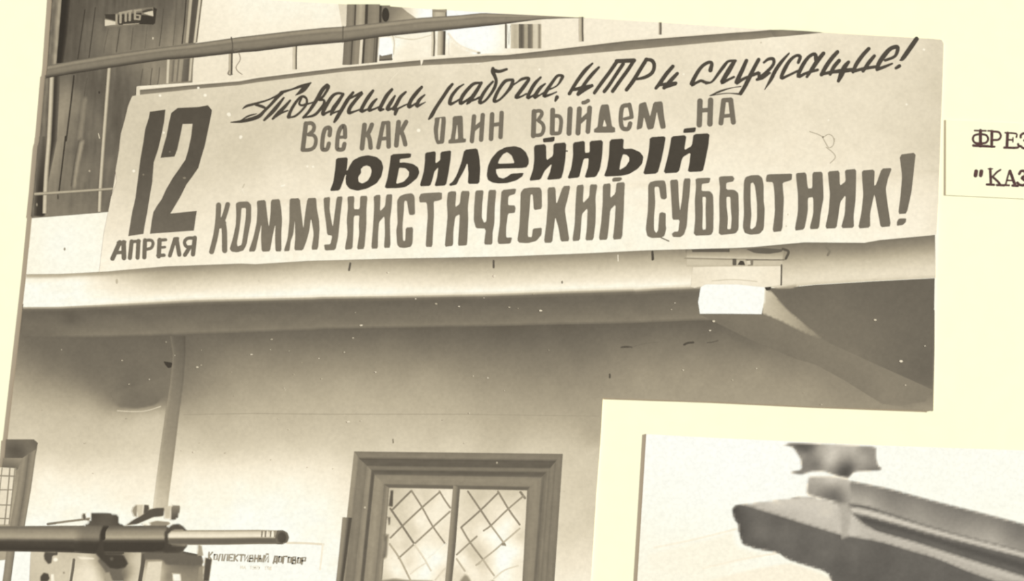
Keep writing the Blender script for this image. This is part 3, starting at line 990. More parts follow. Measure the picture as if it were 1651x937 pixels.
lettering('script line greeting the workers along the top of the banner', 73, [
    ('w', 'S1', '215 450 10, 260 420 30, 350 395 28, 500 350 20, 620 290 24, 660 265 34, 760 235 22, 860 200 34, 972 162 16', 0),
    ('w', 'S1', '970 164 14, 900 225 56, 850 268 40, 802 300 10', 0), ('w', 'S1', '360 405 28, 430 425 34, 470 445 26', 0),
    ('w', 'S1', '650 270 46, 600 320 40, 540 390 34, 460 470 34, 400 530 44, 310 565 44, 200 590 34, 85 600 12', 0),
    ('w', 'S1', '200 575 10, 280 530 22, 370 505 10', 0), ('w', 'S1', '670 330 24, 600 420 42, 540 490 44, 455 575 28', 0),
    ('w', 'S1', '742 358 24, 680 430 40, 610 500 44, 548 562 26', 0), ('w', 'S1', '548 560 24, 640 500 24, 715 470 18', 0),
    ('w', 'S1', '725 540 45, 745 480 36, 790 400 34, 850 325 28, 895 315 30, 925 345 26, 922 400 28, 870 470 26, 800 530 26, 735 548 20', 0),
    ('w', 'S1', '870 330 18, 842 390 26, 870 412 26, 915 400 26, 960 390 20, 1010 372 18', 0),
    ('w', 'S1', '888 548 28, 950 480 34, 1030 360 44, 1100 240 46, 1150 190 42', 0),
    ('w', 'S1', '1150 186 36, 1168 212 34, 1110 310 30, 1060 352 28, 1110 352 28, 1120 390 34, 1080 450 34, 1010 520 32, 892 550 18', 0),
    ('w', 'S1', '1330 285 28, 1270 278 30, 1210 310 38, 1150 400 44, 1108 480 44, 1108 516 34, 1150 492 26, 1230 460 30', 0),
    ('w', 'S1', '1330 288 34, 1270 380 44, 1220 450 48, 1192 516 24', 0), ('w', 'S1', '1195 508 24, 1250 485 22, 1310 468 22', 0),
    ('w', 'S1', '1440 270 32, 1380 350 44, 1320 450 44, 1260 550 44, 1232 596 28', 0),
    ('w', 'S1', '1390 345 20, 1540 268 34, 1480 340 40, 1410 430 44, 1392 494 42, 1450 482 24, 1510 460 20', 0),
    ('w', 'S2', '285 250 32, 240 310 44, 190 390 42, 152 476 42, 210 462 26, 250 440 20', 0), ('w', 'S2', '325 342 24, 280 390 40, 238 466 40, 290 456 24, 350 430 22', 0),
    ('w', 'S2', '495 236 34, 440 300 44, 390 390 44, 358 460 42, 400 456 26', 0), ('w', 'S2', '528 308 24, 490 370 42, 442 456 42, 500 446 24', 0),
    ('w', 'S2', '648 264 26, 590 320 40, 540 410 44, 512 450 44', 0), ('w', 'S2', '545 460 50, 530 510 34', 0), ('w', 'S2', '560 450 24, 640 410 20, 690 392 20', 0),
    ('w', 'S2', '825 210 34, 770 270 44, 710 350 44, 680 428 42, 720 416 28, 760 390 20', 0), ('w', 'S2', '858 296 20, 800 350 38, 768 420 40, 810 406 26, 866 376 12', 0),
    ('w', 'S3', '340 384 32, 300 430 40, 240 520 40, 160 640 40, 110 730 44, 78 772 20', 0), ('w', 'S3', '465 385 16, 400 430 32, 330 520 40, 312 602 42, 370 582 26, 430 545 22', 0),
    ('w', 'S3', '650 368 26, 580 378 36, 520 430 40, 450 520 44, 428 598 38, 490 568 28, 540 530 22', 0), ('w', 'S3', '662 368 34, 600 470 44, 530 570 48, 502 602 22', 0),
    ('w', 'S3', '530 575 26, 590 555 24, 640 530 26', 0),
    ('w', 'S3', '790 355 26, 730 420 34, 670 510 40, 642 590 38, 700 570 28, 760 500 32, 808 420 38, 826 350 36, 812 300 40, 788 245 46, 790 210 38', 0),
    ('w', 'S3', '790 228 46, 860 242 38, 942 218 30', 0),
    ('w', 'S3', '1010 332 28, 930 348 40, 870 420 38, 822 510 40, 804 574 38, 860 558 26, 930 490 30, 990 410 42, 1012 345 38', 0),
    ('w', 'S3', '1000 400 24, 1060 362 20, 1115 326 34, 1190 320 34, 1140 400 44, 1080 480 44, 1046 530 40, 1100 522 24, 1160 490 20', 0),
    ('w', 'S3', '1320 308 26, 1260 370 40, 1210 450 42, 1174 534 38, 1220 518 24, 1260 490 20', 0), ('w', 'S3', '1370 378 20, 1310 430 40, 1248 530 42, 1300 508 24', 0),
    ('w', 'S3', '1290 518 20, 1390 455 20, 1500 400 20, 1556 315 38, 1560 290 32, 1505 292 34, 1450 360 36, 1390 450 44, 1356 514 42, 1420 502 26, 1495 470 16', 0),
    ('w', 'S3', '1500 528 46, 1482 568 26', 0),
    ('w', 'S4', '380 154 24, 300 230 44, 210 350 42, 124 490 40', 0), ('w', 'S4', '452 196 28, 380 270 42, 300 370 40, 222 494 44', 0),
    ('w', 'S4', '170 445 34, 260 425 44, 378 392 24', 0), ('w', 'S4', '222 494 40, 300 445 34, 382 402 26', 0),
    ('w', 'S4', '650 134 44, 570 250 42, 480 370 42, 402 480 38', 0), ('l', 'S4', '650 128 842 120', 48), ('w', 'S4', '720 160 42, 640 280 40, 565 395 40, 512 464 42', 0),
    ('w', 'S4', '838 126 40, 770 230 42, 690 340 42, 604 462 42', 0), ('w', 'S4', '980 108 44, 910 220 44, 830 350 46, 758 446 42', 0),
    ('w', 'S4', '970 108 34, 1040 122 44, 1066 180 42, 1040 258 42, 960 308 40, 870 328 28', 0),
    ('w', 'S4', '1272 186 42, 1200 270 46, 1130 370 46, 1084 428 36', 0), ('w', 'S4', '1322 264 38, 1260 330 46, 1174 424 42', 0), ('l', 'S4', '1130 390 1305 372', 38), ('l', 'S4', '1184 420 1300 382', 34),
    ('w', 'S5', '450 436 50, 466 360 40, 430 348 38, 360 390 40, 300 470 44, 240 592 46, 290 576 32, 345 552 34, 390 568 34, 440 570 18', 0),
    ('w', 'S5', '400 584 24, 470 560 26, 540 470 36, 600 390 40, 650 336 30, 730 330 30', 0), ('w', 'S5', '716 336 44, 660 430 56, 605 520 52, 576 574 40, 650 540 30, 710 510 28', 0),
    ('w', 'S5', '850 328 42, 800 440 48, 752 540 50, 740 578 42, 800 540 36, 860 510 30', 0), ('w', 'S5', '985 318 44, 940 400 44, 880 520 50, 830 620 46, 784 694 44', 0),
    ('w', 'S5', '780 700 24, 680 692 12, 600 694 12, 446 718 12', 0), ('w', 'S5', '446 718 12, 560 668 24, 680 632 12, 790 615 12', 0),
    ('w', 'S5', '1042 350 26, 1095 312 36, 1148 312 40, 1148 370 36, 1080 450 40, 975 536 38', 0), ('w', 'S5', '900 500 30, 985 465 40, 985 500 30', 0), ('w', 'S5', '965 540 30, 1030 520 34, 1110 465 24', 0),
    ('w', 'S5', '1322 248 20, 1240 340 40, 1170 440 44, 1120 540 40, 1050 652 8', 0),
    ('w', 'S5', '1425 350 36, 1446 285 40, 1400 274 34, 1330 330 40, 1270 430 46, 1236 522 38, 1300 500 30, 1420 442 28', 0),
    ('w', 'S6', '385 320 50, 370 256 42, 300 290 40, 230 390 46, 186 504 42, 280 465 32, 400 432 34', 0), ('w', 'S6', '466 248 44, 400 330 52, 340 420 46, 282 508 32', 0),
    ('w', 'S6', '622 232 44, 560 300 48, 490 400 48, 444 484 44', 0), ('w', 'S6', '640 328 44, 580 400 46, 540 480 36', 0), ('w', 'S6', '744 344 38, 700 400 56, 665 480 60, 632 556 36', 0),
    ('w', 'S6', '440 482 34, 560 455 40, 700 440 50, 810 425 40', 0),
    ('w', 'S6', '968 196 42, 900 270 46, 830 370 46, 794 454 38', 0), ('w', 'S6', '1030 276 38, 970 350 46, 905 444 38', 0), ('w', 'S6', '800 448 34, 900 420 38, 1050 396 36', 0),
    ('w', 'S6', '1062 426 44, 1080 360 50, 1140 270 54, 1210 196 48, 1284 176 46, 1284 230 42, 1250 286 34, 1150 326 32', 0), ('w', 'S6', '1062 426 38, 1140 398 36, 1228 362 22', 0),
    ('w', 'S6', '1498 88 52, 1420 200 54, 1345 305 46, 1316 324 18', 0), ('w', 'S6', '1308 388 42, 1270 412 34', 0)], mott=4)

lettering('second line of grey letters, ВСЕ КАК ОДИН ВЫЙДЕМ НА', 113, [
    ('l', 'T1', '125 560 160 270', 52), ('s', 'T1', '160 272 220 265 250 300 240 350 190 392', 44), ('s', 'T1', '190 392 245 402 272 450 255 525 205 560 125 565', 42),
    ('s', 'T1', '422 400 428 330 405 315 368 340 347 430 340 535 355 560 395 552 415 492', 48),
    ('s', 'T1', '505 425 595 418', 36), ('s', 'T1', '595 420 588 305 550 312 518 390 505 530 522 558 572 552 588 495', 48),
    ('l', 'T1', '810 285 782 545', 54), ('s', 'T1', '892 282 865 350 835 400', 50), ('s', 'T1', '845 380 868 450 878 538', 50),
    ('l', 'T1', '962 535 1018 265', 48), ('l', 'T1', '1072 262 1078 525', 52), ('l', 'T1', '1018 262 1075 260', 40), ('l', 'T1', '990 440 1075 432', 42),
    ('l', 'T1', '1188 255 1162 512', 54), ('s', 'T1', '1272 252 1240 310 1210 370', 50), ('s', 'T1', '1218 355 1245 430 1262 502', 50),
    ('p', 'T2', '75 205 195 190 200 250 190 360 180 490 100 502 75 440 62 330 75 250', ['132 210 152 212 140 340 130 460 118 455 112 340']),
    ('p', 'T2', '275 190 385 180 390 300 392 435 425 440 418 480 225 495 228 455 252 440 270 320', ['325 265 335 440 300 445']),
    ('l', 'T2', '512 190 488 465', 50), ('l', 'T2', '608 175 590 450', 50), ('s', 'T2', '500 345 550 300 600 262', 48),
    ('l', 'T2', '712 168 700 440', 52), ('l', 'T2', '818 152 805 420', 50), ('l', 'T2', '705 288 815 272', 44),
    ('l', 'T3', '137 475 146 205', 56), ('s', 'T3', '150 205 212 198 232 235 190 302', 42), ('s', 'T3', '190 302 240 345 252 400 222 462 140 470', 42),
    ('l', 'T3', '352 190 346 445', 56), ('s', 'T3', '352 255 420 258 445 305 438 400 420 445 345 448', 44), ('l', 'T3', '545 178 532 448', 58),
    ('l', 'T3', '648 175 632 445', 56), ('l', 'T3', '762 165 742 428', 54), ('s', 'T3', '650 325 700 280 758 225', 48), ('s', 'T3', '690 108 715 102 745 85', 44),
    ('p', 'T3', '812 442 808 402 850 375 865 230 888 130 972 124 992 250 1010 370 1045 385 1045 440', ['905 372 925 290 952 370']),
    ('s', 'T3', '1150 288 1232 268', 38), ('s', 'T3', '1228 265 1218 200 1202 128', 46), ('s', 'T3', '1200 135 1128 150 1108 250 1112 350 1135 395 1190 395 1212 338', 50),
    ('p', 'T3', '1308 120 1385 95 1415 200 1432 265 1470 100 1570 90 1585 240 1608 390 1550 400 1520 270 1508 205 1490 300 1470 395 1405 410 1365 260 1345 390 1280 412 1300 250', []),
    ('l', 'T4', '1160 20 1152 285', 62), ('l', 'T4', '1278 10 1270 275', 62), ('l', 'T4', '1160 125 1275 118', 50),
    ('l', 'T4', '1392 265 1422 15', 56), ('l', 'T4', '1500 8 1530 255', 58), ('l', 'T4', '1420 12 1500 6', 52), ('l', 'T4', '1405 190 1515 178', 42)])

lettering('heavy black word ЮБИЛЕЙНЫЙ in the middle of the banner', 69, [
    ('p', 'T5', '150 378 283 368 270 500 262 515 285 510 285 560 252 565 235 620 190 738 80 745 120 640 140 500', []),
    ('p', 'T5', '505 345 600 365 655 410 675 480 655 580 600 660 500 715 390 742 300 720 260 670 255 590 290 480 340 400 420 360',
     ['490 460 530 475 545 515 535 570 500 630 440 660 400 640 395 590 430 540 425 500 455 470']),
    ('p', 'T5', '758 335 985 323 978 375 860 388 855 430 900 425 1000 440 1060 480 1075 540 1050 600 980 660 920 700 840 712 686 714 720 600 745 450',
     ['850 485 920 490 960 530 955 580 900 640 815 665 835 570']),
    ('p', 'T5', '1138 318 1258 300 1252 440 1305 400 1308 310 1428 290 1420 400 1395 560 1370 682 1240 692 1270 590 1285 480 1240 530 1225 600 1195 688 1075 692 1120 540 1135 420', []),
    ('p', 'T6', '-108 665 -70 640 -25 565 25 430 60 285 205 268 228 380 237 500 227 664 98 666 105 540 95 430 50 530 0 615 -25 672 -100 690', []),
    ('p', 'T6', '745 487 775 440 775 390 745 315 690 265 620 245 520 255 430 300 360 380 320 470 308 570 320 620 370 650 440 660 540 655 640 625 705 580 720 540 580 550 540 580 490 605 440 590 415 545 410 497',
     ['430 440 450 390 490 335 535 312 585 350 612 420 610 435']),
    ('p', 'T6', '930 160 1062 138 1060 185 1040 198 935 206', []),
    ('p', 'T6', '832 235 966 221 970 405 1045 350 1048 215 1192 203 1180 400 1160 520 1135 608 972 622 1010 530 1030 440 950 520 905 618 778 632 820 510 835 400', []),
    ('l', 'T6', '1180 300 1202 300', 16),
    ('p', 'T6', '1263 205 1397 184 1398 320 1450 315 1448 188 1598 176 1590 350 1565 500 1520 588 1392 598 1430 480 1440 380 1385 385 1355 500 1335 593 1202 608 1245 490 1265 350', []),
    ('p', 'T7', '433 240 592 229 582 345 680 340 770 380 808 430 795 510 740 570 650 625 560 645 367 654 405 550 425 420', ['580 405 620 410 650 440 650 480 610 540 540 580 555 490']),
    ('p', 'T7', '878 215 1057 203 1035 340 1005 480 965 618 802 630 845 480 870 350', []),
    ('p', 'T7', '1262 118 1392 104 1385 150 1368 162 1250 170 1250 140', []),
    ('p', 'T7', '1118 205 1287 190 1260 360 1345 310 1362 180 1542 170 1530 300 1490 500 1467 595 1298 603 1320 490 1330 385 1240 440 1200 608 1028 618 1075 440 1100 320', [])], mott=2)


def bigline(X, Y):
    return np.interp(X, [330, 600, 900, 1150, 1300, 1480], [119, 121, 121, 118, 112, 112])


lettering('bottom line of tall grey letters, КОММУНИСТИЧЕСКИЙ СУББОТНИК!', bigline, [
    ('s', 'K3', '155 280 147 440 122 620 77 798', 58), ('s', 'K3', '256 272 235 350 200 455', 54), ('s', 'K3', '195 440 218 560 222 785', 60), ('l', 'K3', '160 510 205 480', 70),
    ('p', 'K3', '345 262 380 243 480 238 517 280 515 450 490 580 465 720 430 785 360 805 300 797 276 765 310 660 345 500 350 380',
     ['408 315 460 312 455 420 435 560 410 720 365 740 358 700 385 560 402 420']),
    ('p', 'K3', '578 232 675 222 690 350 712 530 730 380 735 220 832 212 850 320 860 450 850 600 852 795 785 795 780 640 785 490 755 620 725 795 632 798 625 640 630 490 600 620 562 795 486 798 540 640 575 480 585 350', []),
    ('p', 'K3', '943 207 1055 203 1075 380 1095 545 1110 400 1140 203 1237 198 1245 320 1270 450 1275 560 1257 774 1183 778 1210 600 1180 420 1160 570 1130 680 1090 783 993 783 1005 640 1000 440 985 600 955 680 942 790 876 794 920 650 940 450 940 320', []),
    ('p', 'K3', '1318 198 1392 188 1385 330 1420 530 1440 380 1465 188 1532 182 1510 350 1495 500 1480 650 1450 780 1335 785 1322 718 1395 715 1415 620 1360 612 1345 480 1325 330', []),
    ('p', 'K4', '138 185 217 179 210 325 275 325 280 178 362 176 350 330 350 500 327 768 243 773 270 600 265 500 272 395 210 400 205 600 195 768 107 778 140 600 130 450 145 300', []),
    ('p', 'K4', '430 188 460 168 507 166 500 350 555 295 570 163 637 158 630 300 610 450 617 753 543 758 555 600 550 400 490 470 480 600 477 763 403 765 420 550 430 400 435 280', []),
    ('p', 'K4', '690 230 720 180 780 156 855 148 884 180 890 380 860 392 823 387 800 240 785 230 770 240 765 350 750 500 755 670 768 678 780 672 786 530 868 523 862 700 842 742 780 757 720 752 690 722 680 560 695 480 690 350', []),
    ('p', 'K4', '933 195 955 150 1188 136 1188 215 1150 232 1095 240 1100 380 1090 550 1082 744 1006 745 1015 600 1030 400 1020 250 940 252', []),
    ('p', 'K4', '1253 140 1290 126 1347 128 1335 305 1385 265 1400 123 1497 123 1475 300 1480 450 1467 720 1440 730 1363 732 1375 560 1385 380 1335 410 1315 560 1312 732 1217 745 1235 560 1250 400 1240 250', []),
    ('p', 'K5', '113 187 207 182 190 330 185 490 210 545 235 530 245 350 260 180 347 180 330 350 325 550 305 650 302 788 208 788 230 610 120 607 95 520 100 350', []),
    ('p', 'K5', '403 182 567 164 555 225 480 250 475 350 548 352 560 380 552 435 475 442 455 600 455 710 522 707 502 777 372 783 358 745 385 550 390 350', []),
    ('p', 'K5', '615 210 650 165 720 153 830 153 850 190 853 390 762 407 750 240 738 228 725 240 715 400 700 560 695 700 740 705 750 610 852 598 847 680 790 747 700 772 600 767 578 740 600 600 610 400', []),
    ('p', 'K5', '913 155 1002 148 1010 350 1085 138 1168 133 1140 270 1105 400 1130 560 1157 748 1060 755 1035 600 1000 480 985 600 965 768 872 768 900 550 915 350', []),
    ('p', 'K5', '1238 130 1317 119 1305 330 1375 260 1385 118 1468 120 1445 270 1450 400 1445 560 1422 738 1332 743 1350 600 1358 380 1295 450 1285 600 1272 743 1187 750 1215 560 1225 300', []),
    ('p', 'K6', '357 186 446 174 440 340 495 290 510 168 603 163 595 320 590 500 572 793 467 803 490 600 500 410 440 470 425 650 407 803 312 806 340 600 355 400', []),
    ('p', 'K6', '460 130 480 112 560 108 572 130 545 154 465 160', []),
    ('p', 'K6', '860 200 880 165 940 146 1042 143 1060 200 1068 340 1040 357 1000 347 980 215 930 215 940 400 925 560 925 690 948 728 970 700 983 510 1010 496 1057 508 1055 640 1062 680 1040 762 1000 780 900 784 850 762 833 680 855 500 860 350', []),
    ('p', 'K6', '1103 140 1192 133 1200 320 1213 490 1235 350 1255 123 1332 120 1320 300 1305 420 1290 650 1260 742 1220 774 1135 772 1122 737 1150 712 1195 710 1210 580 1128 582 1120 400 1110 250', []),
    ('l', 'K6', '1005 780 1090 818', 14),
    ('p', 'K7', '628 155 797 148 782 207 700 217 695 295 790 298 825 340 830 500 827 740 800 787 608 793 625 600 620 400 635 250', ['705 362 745 362 740 500 745 722 705 725 710 500']),
    ('p', 'K7', '886 147 910 133 1042 128 1062 160 1045 192 970 205 970 280 1060 282 1105 320 1110 500 1107 720 1075 767 885 788 895 600 890 400 900 260',
     ['972 362 1015 362 1020 500 1030 600 1020 720 980 720 990 600 975 480']),
    ('p', 'K7', '1165 190 1185 140 1250 120 1330 118 1370 150 1385 230 1385 400 1397 500 1387 720 1340 772 1240 782 1175 762 1153 700 1165 550 1160 350',
     ['1240 215 1265 200 1285 230 1300 330 1310 450 1310 600 1295 690 1250 722 1235 705 1250 560 1240 400']),
    ('p', 'K8', '-35 330 -22 283 150 278 258 275 252 347 150 377 155 450 165 560 147 914 37 925 65 700 60 500 45 370 -32 368', []),
    ('p', 'K8', '297 270 412 260 430 440 480 435 480 258 593 253 600 400 605 550 575 700 553 889 447 893 490 720 490 535 430 545 430 700 392 895 282 909 320 700 320 500 305 370', []),
    ('p', 'K8', '652 250 782 240 785 410 850 360 840 233 967 222 965 400 960 560 938 750 943 876 797 881 840 720 850 510 790 590 770 740 748 881 621 886 660 700 675 500 660 360', []),
    ('p', 'K8', '1028 240 1172 228 1165 410 1185 400 1250 218 1364 212 1320 330 1295 440 1310 580 1353 860 1238 872 1210 720 1170 500 1150 580 1120 720 1122 874 987 884 1025 700 1045 500 1035 380', []),
    ('p', 'K8', '1446 65 1628 40 1605 250 1580 480 1527 718 1432 726 1460 500 1475 300', []),
    ('p', 'K8', '1418 810 1440 773 1522 770 1517 815 1480 847 1418 854', [])], mott=4)

k = inkp(92)
k.hold = True
for t, a in (('U4', '435 876 490 894 525 912'), ('U4', '525 914 560 894 588 908 600 940'), ('M4', '600 15 592 58 565 76 545 50 522 8'), ('M4', '545 72 590 108 606 140 572 178')):
    k.stroke(q(t, a), 172, 1.3)
k.blob(*q('U4', '524 912')[0], 1.8, 1.6, 140)
k.build('thread', banner, 'loose curl of thread hanging on the banner')

# ---- lower left window, cut by the edge of the print
k = inkp(20)
yy = [709, 725, 760, 800, 850, 890]
k.poly(q('L1', '40 -6 225 -6 252 18 246 60 235 110 205 330 165 570 120 760 90 790') + [(edge_left(y), y) for y in (905, 850, 800, 760, 725)],
       field([(5, 800, 168), (20, 720, 130)], mott=2), step=5)
k.ribbon(q('L1', '195 90 165 330 120 600 75 950'), q('L1', '246 40 206 330 165 570 105 950'), [(0, 120), (.4, 140), (.7, 148), (1, 128)], n=20)
k.ribbon(q('L1', '140 120 110 330 60 600 15 950'), q('L1', '195 90 165 330 120 600 75 950'), [(0, 138), (.4, 150), (.8, 128), (1, 108)], n=20)
k.poly(q('L1', '40 -6 225 -6 252 18 240 60 190 90 150 118 30 118'), field([(15, 712, 112), (40, 715, 118), (58, 716, 100), (20, 727, 84), (35, 728, 88), (15, 737, 110), (48, 728, 125)], mott=1), step=3)
k.poly(q('L1', '20 118 145 118 120 190 105 200 10 200'), field([(10, 742, 138), (30, 742, 150), (20, 752, 108), (12, 756, 100)], mott=1), step=3)
k.poly(q('L1', '-5 180 106 186 60 560 -40 560'), field([(10, 770, 225), (20, 760, 215), (5, 830, 222), (15, 830, 226)], mott=2), step=4)
lw = k.build('window', photo, 'dark framed window at the left edge of the photograph')
k = inkp(34)
k.hold = True
for a, w in (('66 185 50 370 30 562', 9), ('-5 236 98 240', 9), ('-10 330 84 330', 8), ('-20 430 72 432', 8), ('-20 520 62 522', 8), ('14 186 -10 400', 7), ('100 186 60 560', 8)):
    k.stroke(q('L1', a), 142, w / 4.1275)
k.build('lattice', lw, 'thin bars of the left window')

# ---- lattice window
kp = inkp(14)
pctrl = []
for t, s in (('W1', '720 680 200 850 650 206 820 850 214 1000 750 226 1200 750 212 1350 850 240 1480 680 236 720 800 204'),
             ('W2', '720 60 214 900 50 212 1050 60 244 1000 200 214 1100 180 236 1200 90 236 1400 60 238 700 200 226 780 330 232 720 420 222 860 400 216 690 560 240 820 560 240'
                    ' 900 650 222 1000 560 240 1120 450 252 1250 350 240 1300 500 255 1420 300 226 1380 650 254 1200 620 252 700 800 252 780 750 246 1000 780 246 1150 830 260 1250 740 254 1400 800 226 1430 900 232 600 880 214'),
             ('W3', '180 800 216 300 760 208 420 740 204 520 860 224 700 850 230 850 720 206 1000 850 222 930 900 218'),
             ('W4', '130 60 226 300 80 222 400 150 240 560 60 226 780 130 254 900 60 250 1030 60 226 150 300 240 330 260 228 450 250 250 580 300 256 400 420 220 480 500 224 250 480 206 300 580 212'
                    ' 170 620 250 240 690 236 700 550 260 700 700 259 850 420 252 960 380 240 950 250 226 950 500 254 1000 300 218 850 650 256 950 640 240 900 800 244 420 720 216 330 790 244 500 800 230 800 900 254 60 750 226 120 880 222')):
    x0, y0, kk = TILES[t]
    v = [float(a) for a in s.split()]
    pctrl += [(x0 + v[i] / kk, y0 + v[i + 1] / kk, v[i + 2]) for i in range(0, len(v), 3)]
kp.poly([(622, 783), (852, 787), (845, 945), (610, 945)], field(pctrl, soft=4, p=2.0, mott=2), step=3)
R = [[(571, 728), (907.5, 732), (893.5, 945), (547, 945)],
     [(579, 739.6), (896.3, 743.6), (881, 945), (557, 945)],
     [(591.6, 751), (887, 755), (873, 945), (570, 945)],
     [(598.7, 758.7), (880.5, 762), (864.5, 945), (580, 945)],
     [(604, 766), (872.8, 770), (859.5, 945), (586, 945)],
     [(619.4, 781), (854.3, 785.4), (845, 945), (603.4, 945)],
     [(627.6, 787), (850, 791), (841.8, 945), (615.5, 945)]]
bands = [([(0, 118), (.2, 128), (.7, 132), (1, 104)], [(0, 120), (.5, 130), (1, 126)], [(0, 152), (.6, 150), (1, 124)]),
         ([(0, 92), (.3, 98), (1, 98)], [(0, 116), (.5, 132), (1, 126)], [(0, 126), (.5, 132), (1, 122)]),
         ([(0, 112), (.4, 126), (.8, 118), (1, 100)], [(0, 118), (.5, 132), (1, 118)], [(0, 132), (.6, 148), (1, 140)]),
         ([(0, 96), (.6, 98), (1, 116)], [(0, 122), (.5, 108), (1, 122)], [(0, 110), (.5, 90), (1, 108)]),
         ([(0, 134), (.4, 142), (.9, 138), (1, 120)], [(0, 136), (.5, 142), (1, 136)], [(0, 146), (.5, 154), (1, 138)]),
         ([(0, 112), (.6, 102), (1, 132)], [(0, 132), (1, 128)], [(0, 122), (.4, 134), (.7, 150), (1, 128)])]
k = inkp(20)
for i, (tp, rt, lf) in enumerate(bands):
    a, b = R[i], R[i + 1]
    ex = (lambda X, Y: 4 * vnoise(X, Y, 14, 4, 6))
    k.ribbon([a[0], a[1]], [b[0], b[1]], tp, n=50, extra=ex)
    k.ribbon([a[1], a[2]], [b[1], b[2]], rt, n=30, extra=lambda X, Y: 4 * vnoise(X, Y, 4, 16, 6))
    k.ribbon([a[0], a[3]], [b[0], b[3]], lf, n=30, extra=lambda X, Y: 4 * vnoise(X, Y, 4, 16, 6))
k.blob(*q('L2', '860 448')[0], 1.4, 1.6, 205)
k.blob(*q('L3', '418 150')[0], 1.2, 1.6, 190)
win = k.build('window', photo, 'lattice window with a moulded grey frame at the bottom of the photograph')
pane = kp.build('pane', win, 'bright glass pane with blurred reflections')
k = inkp(42)
k.poly(q('W1', '632 640 692 640 686 740 682 905 600 890 618 760'), 92, feather=2)
k.poly(q('W2', '585 -20 650 -20 640 110 600 120'), 108, feather=2.5)
k.poly(q('W2', '520 230 630 230 622 320 600 600 540 630 500 600 530 420'), 118, feather=4.5)
k.poly(q('W2', '440 940 470 915 700 880 900 905 1150 910 1290 915 1290 1000 440 1000'), 140, feather=4)
k.poly(q('W4', '90 930 130 870 180 815 240 850 290 940 290 1000 90 1000'), 150, feather=4)
k.poly(q('W4', '545 930 590 900 640 935 640 990 545 990'), 168, feather=4)
k.poly(q('W4', '340 690 420 650 430 680 360 715'), 160, feather=3)
k.build('latch', win, 'dark latch and shadows at the edge of the lattice pane')
k = inkp(52)
k.hold = True
for t, a, w, g in (('L2', '1048 458 1110 395 1168 338', 15, 120), ('L2', '1030 650 1110 570 1240 448 1358 345', 14, 132), ('L2', '1085 785 1190 690 1310 580 1425 476', 14, 142),
                   ('L2', '1165 890 1215 850 1262 820', 11, 216), ('L2', '1170 335 1240 445 1310 570 1395 690', 13, 136), ('L2', '1356 338 1390 395 1428 450', 13, 140),
                   ('L2', '1030 455 1110 572 1190 692', 16, 118), ('L2', '1190 692 1250 780 1300 868', 12, 208), ('L2', '1025 690 1090 785 1165 935', 14, 166),
                   ('L2', '1395 690 1345 735 1290 780', 9, 236), ('L2', '1330 930 1380 870 1400 850', 12, 206),
                   ('L3', '225 340 310 465 380 570', 14, 126), ('L3', '380 570 425 630 475 700', 13, 158), ('L3', '425 340 500 465 570 562', 14, 132), ('L3', '575 345 605 385', 18, 122),
                   ('L3', '180 580 240 680 330 800', 14, 140), ('L3', '330 800 370 860 400 900', 13, 172), ('L3', '150 790 205 870', 13, 176),
                   ('L3', '180 580 310 465 425 352', 14, 126), ('L3', '330 602 380 566 490 460 596 370', 13, 140), ('L3', '150 762 240 680 285 640', 13, 142),
                   ('L3', '330 790 400 735 462 680', 12, 168), ('L3', '462 680 570 588', 13, 176), ('L3', '280 832 330 792', 12, 172), ('L3', '400 920 470 865 560 835', 11, 208)):
    k.stroke(q(t, a), g + 14, w / 4.1275 * 0.85)
k.blob(*q('L3', '462 692')[0], 3.6, 2.6, 150)
k.build('lattice', win, 'diagonal wire lattice over the window glass')
k = inkp(64)
k.ribbon(q('L2', '1448 300 1430 520 1412 730 1394 945'), q('L2', '1494 312 1478 520 1462 730 1440 945'), [(0, 150), (.3, 146), (.55, 128), (.8, 104), (1, 122)], n=30)
k.build('mullion', win, 'upright bar in the middle of the lattice window')

# post beside the window
k = inkp(66)
k.ribbon(q('L2', '712 512 700 640 688 760 668 945'), q('L2', '776 516 755 660 742 760 716 945'), [(0, 150), (.35, 140), (.55, 112), (.7, 82), (.95, 86), (1, 120)], n=24)
k.build('post', photo, 'narrow dark post leaning on the window frame')

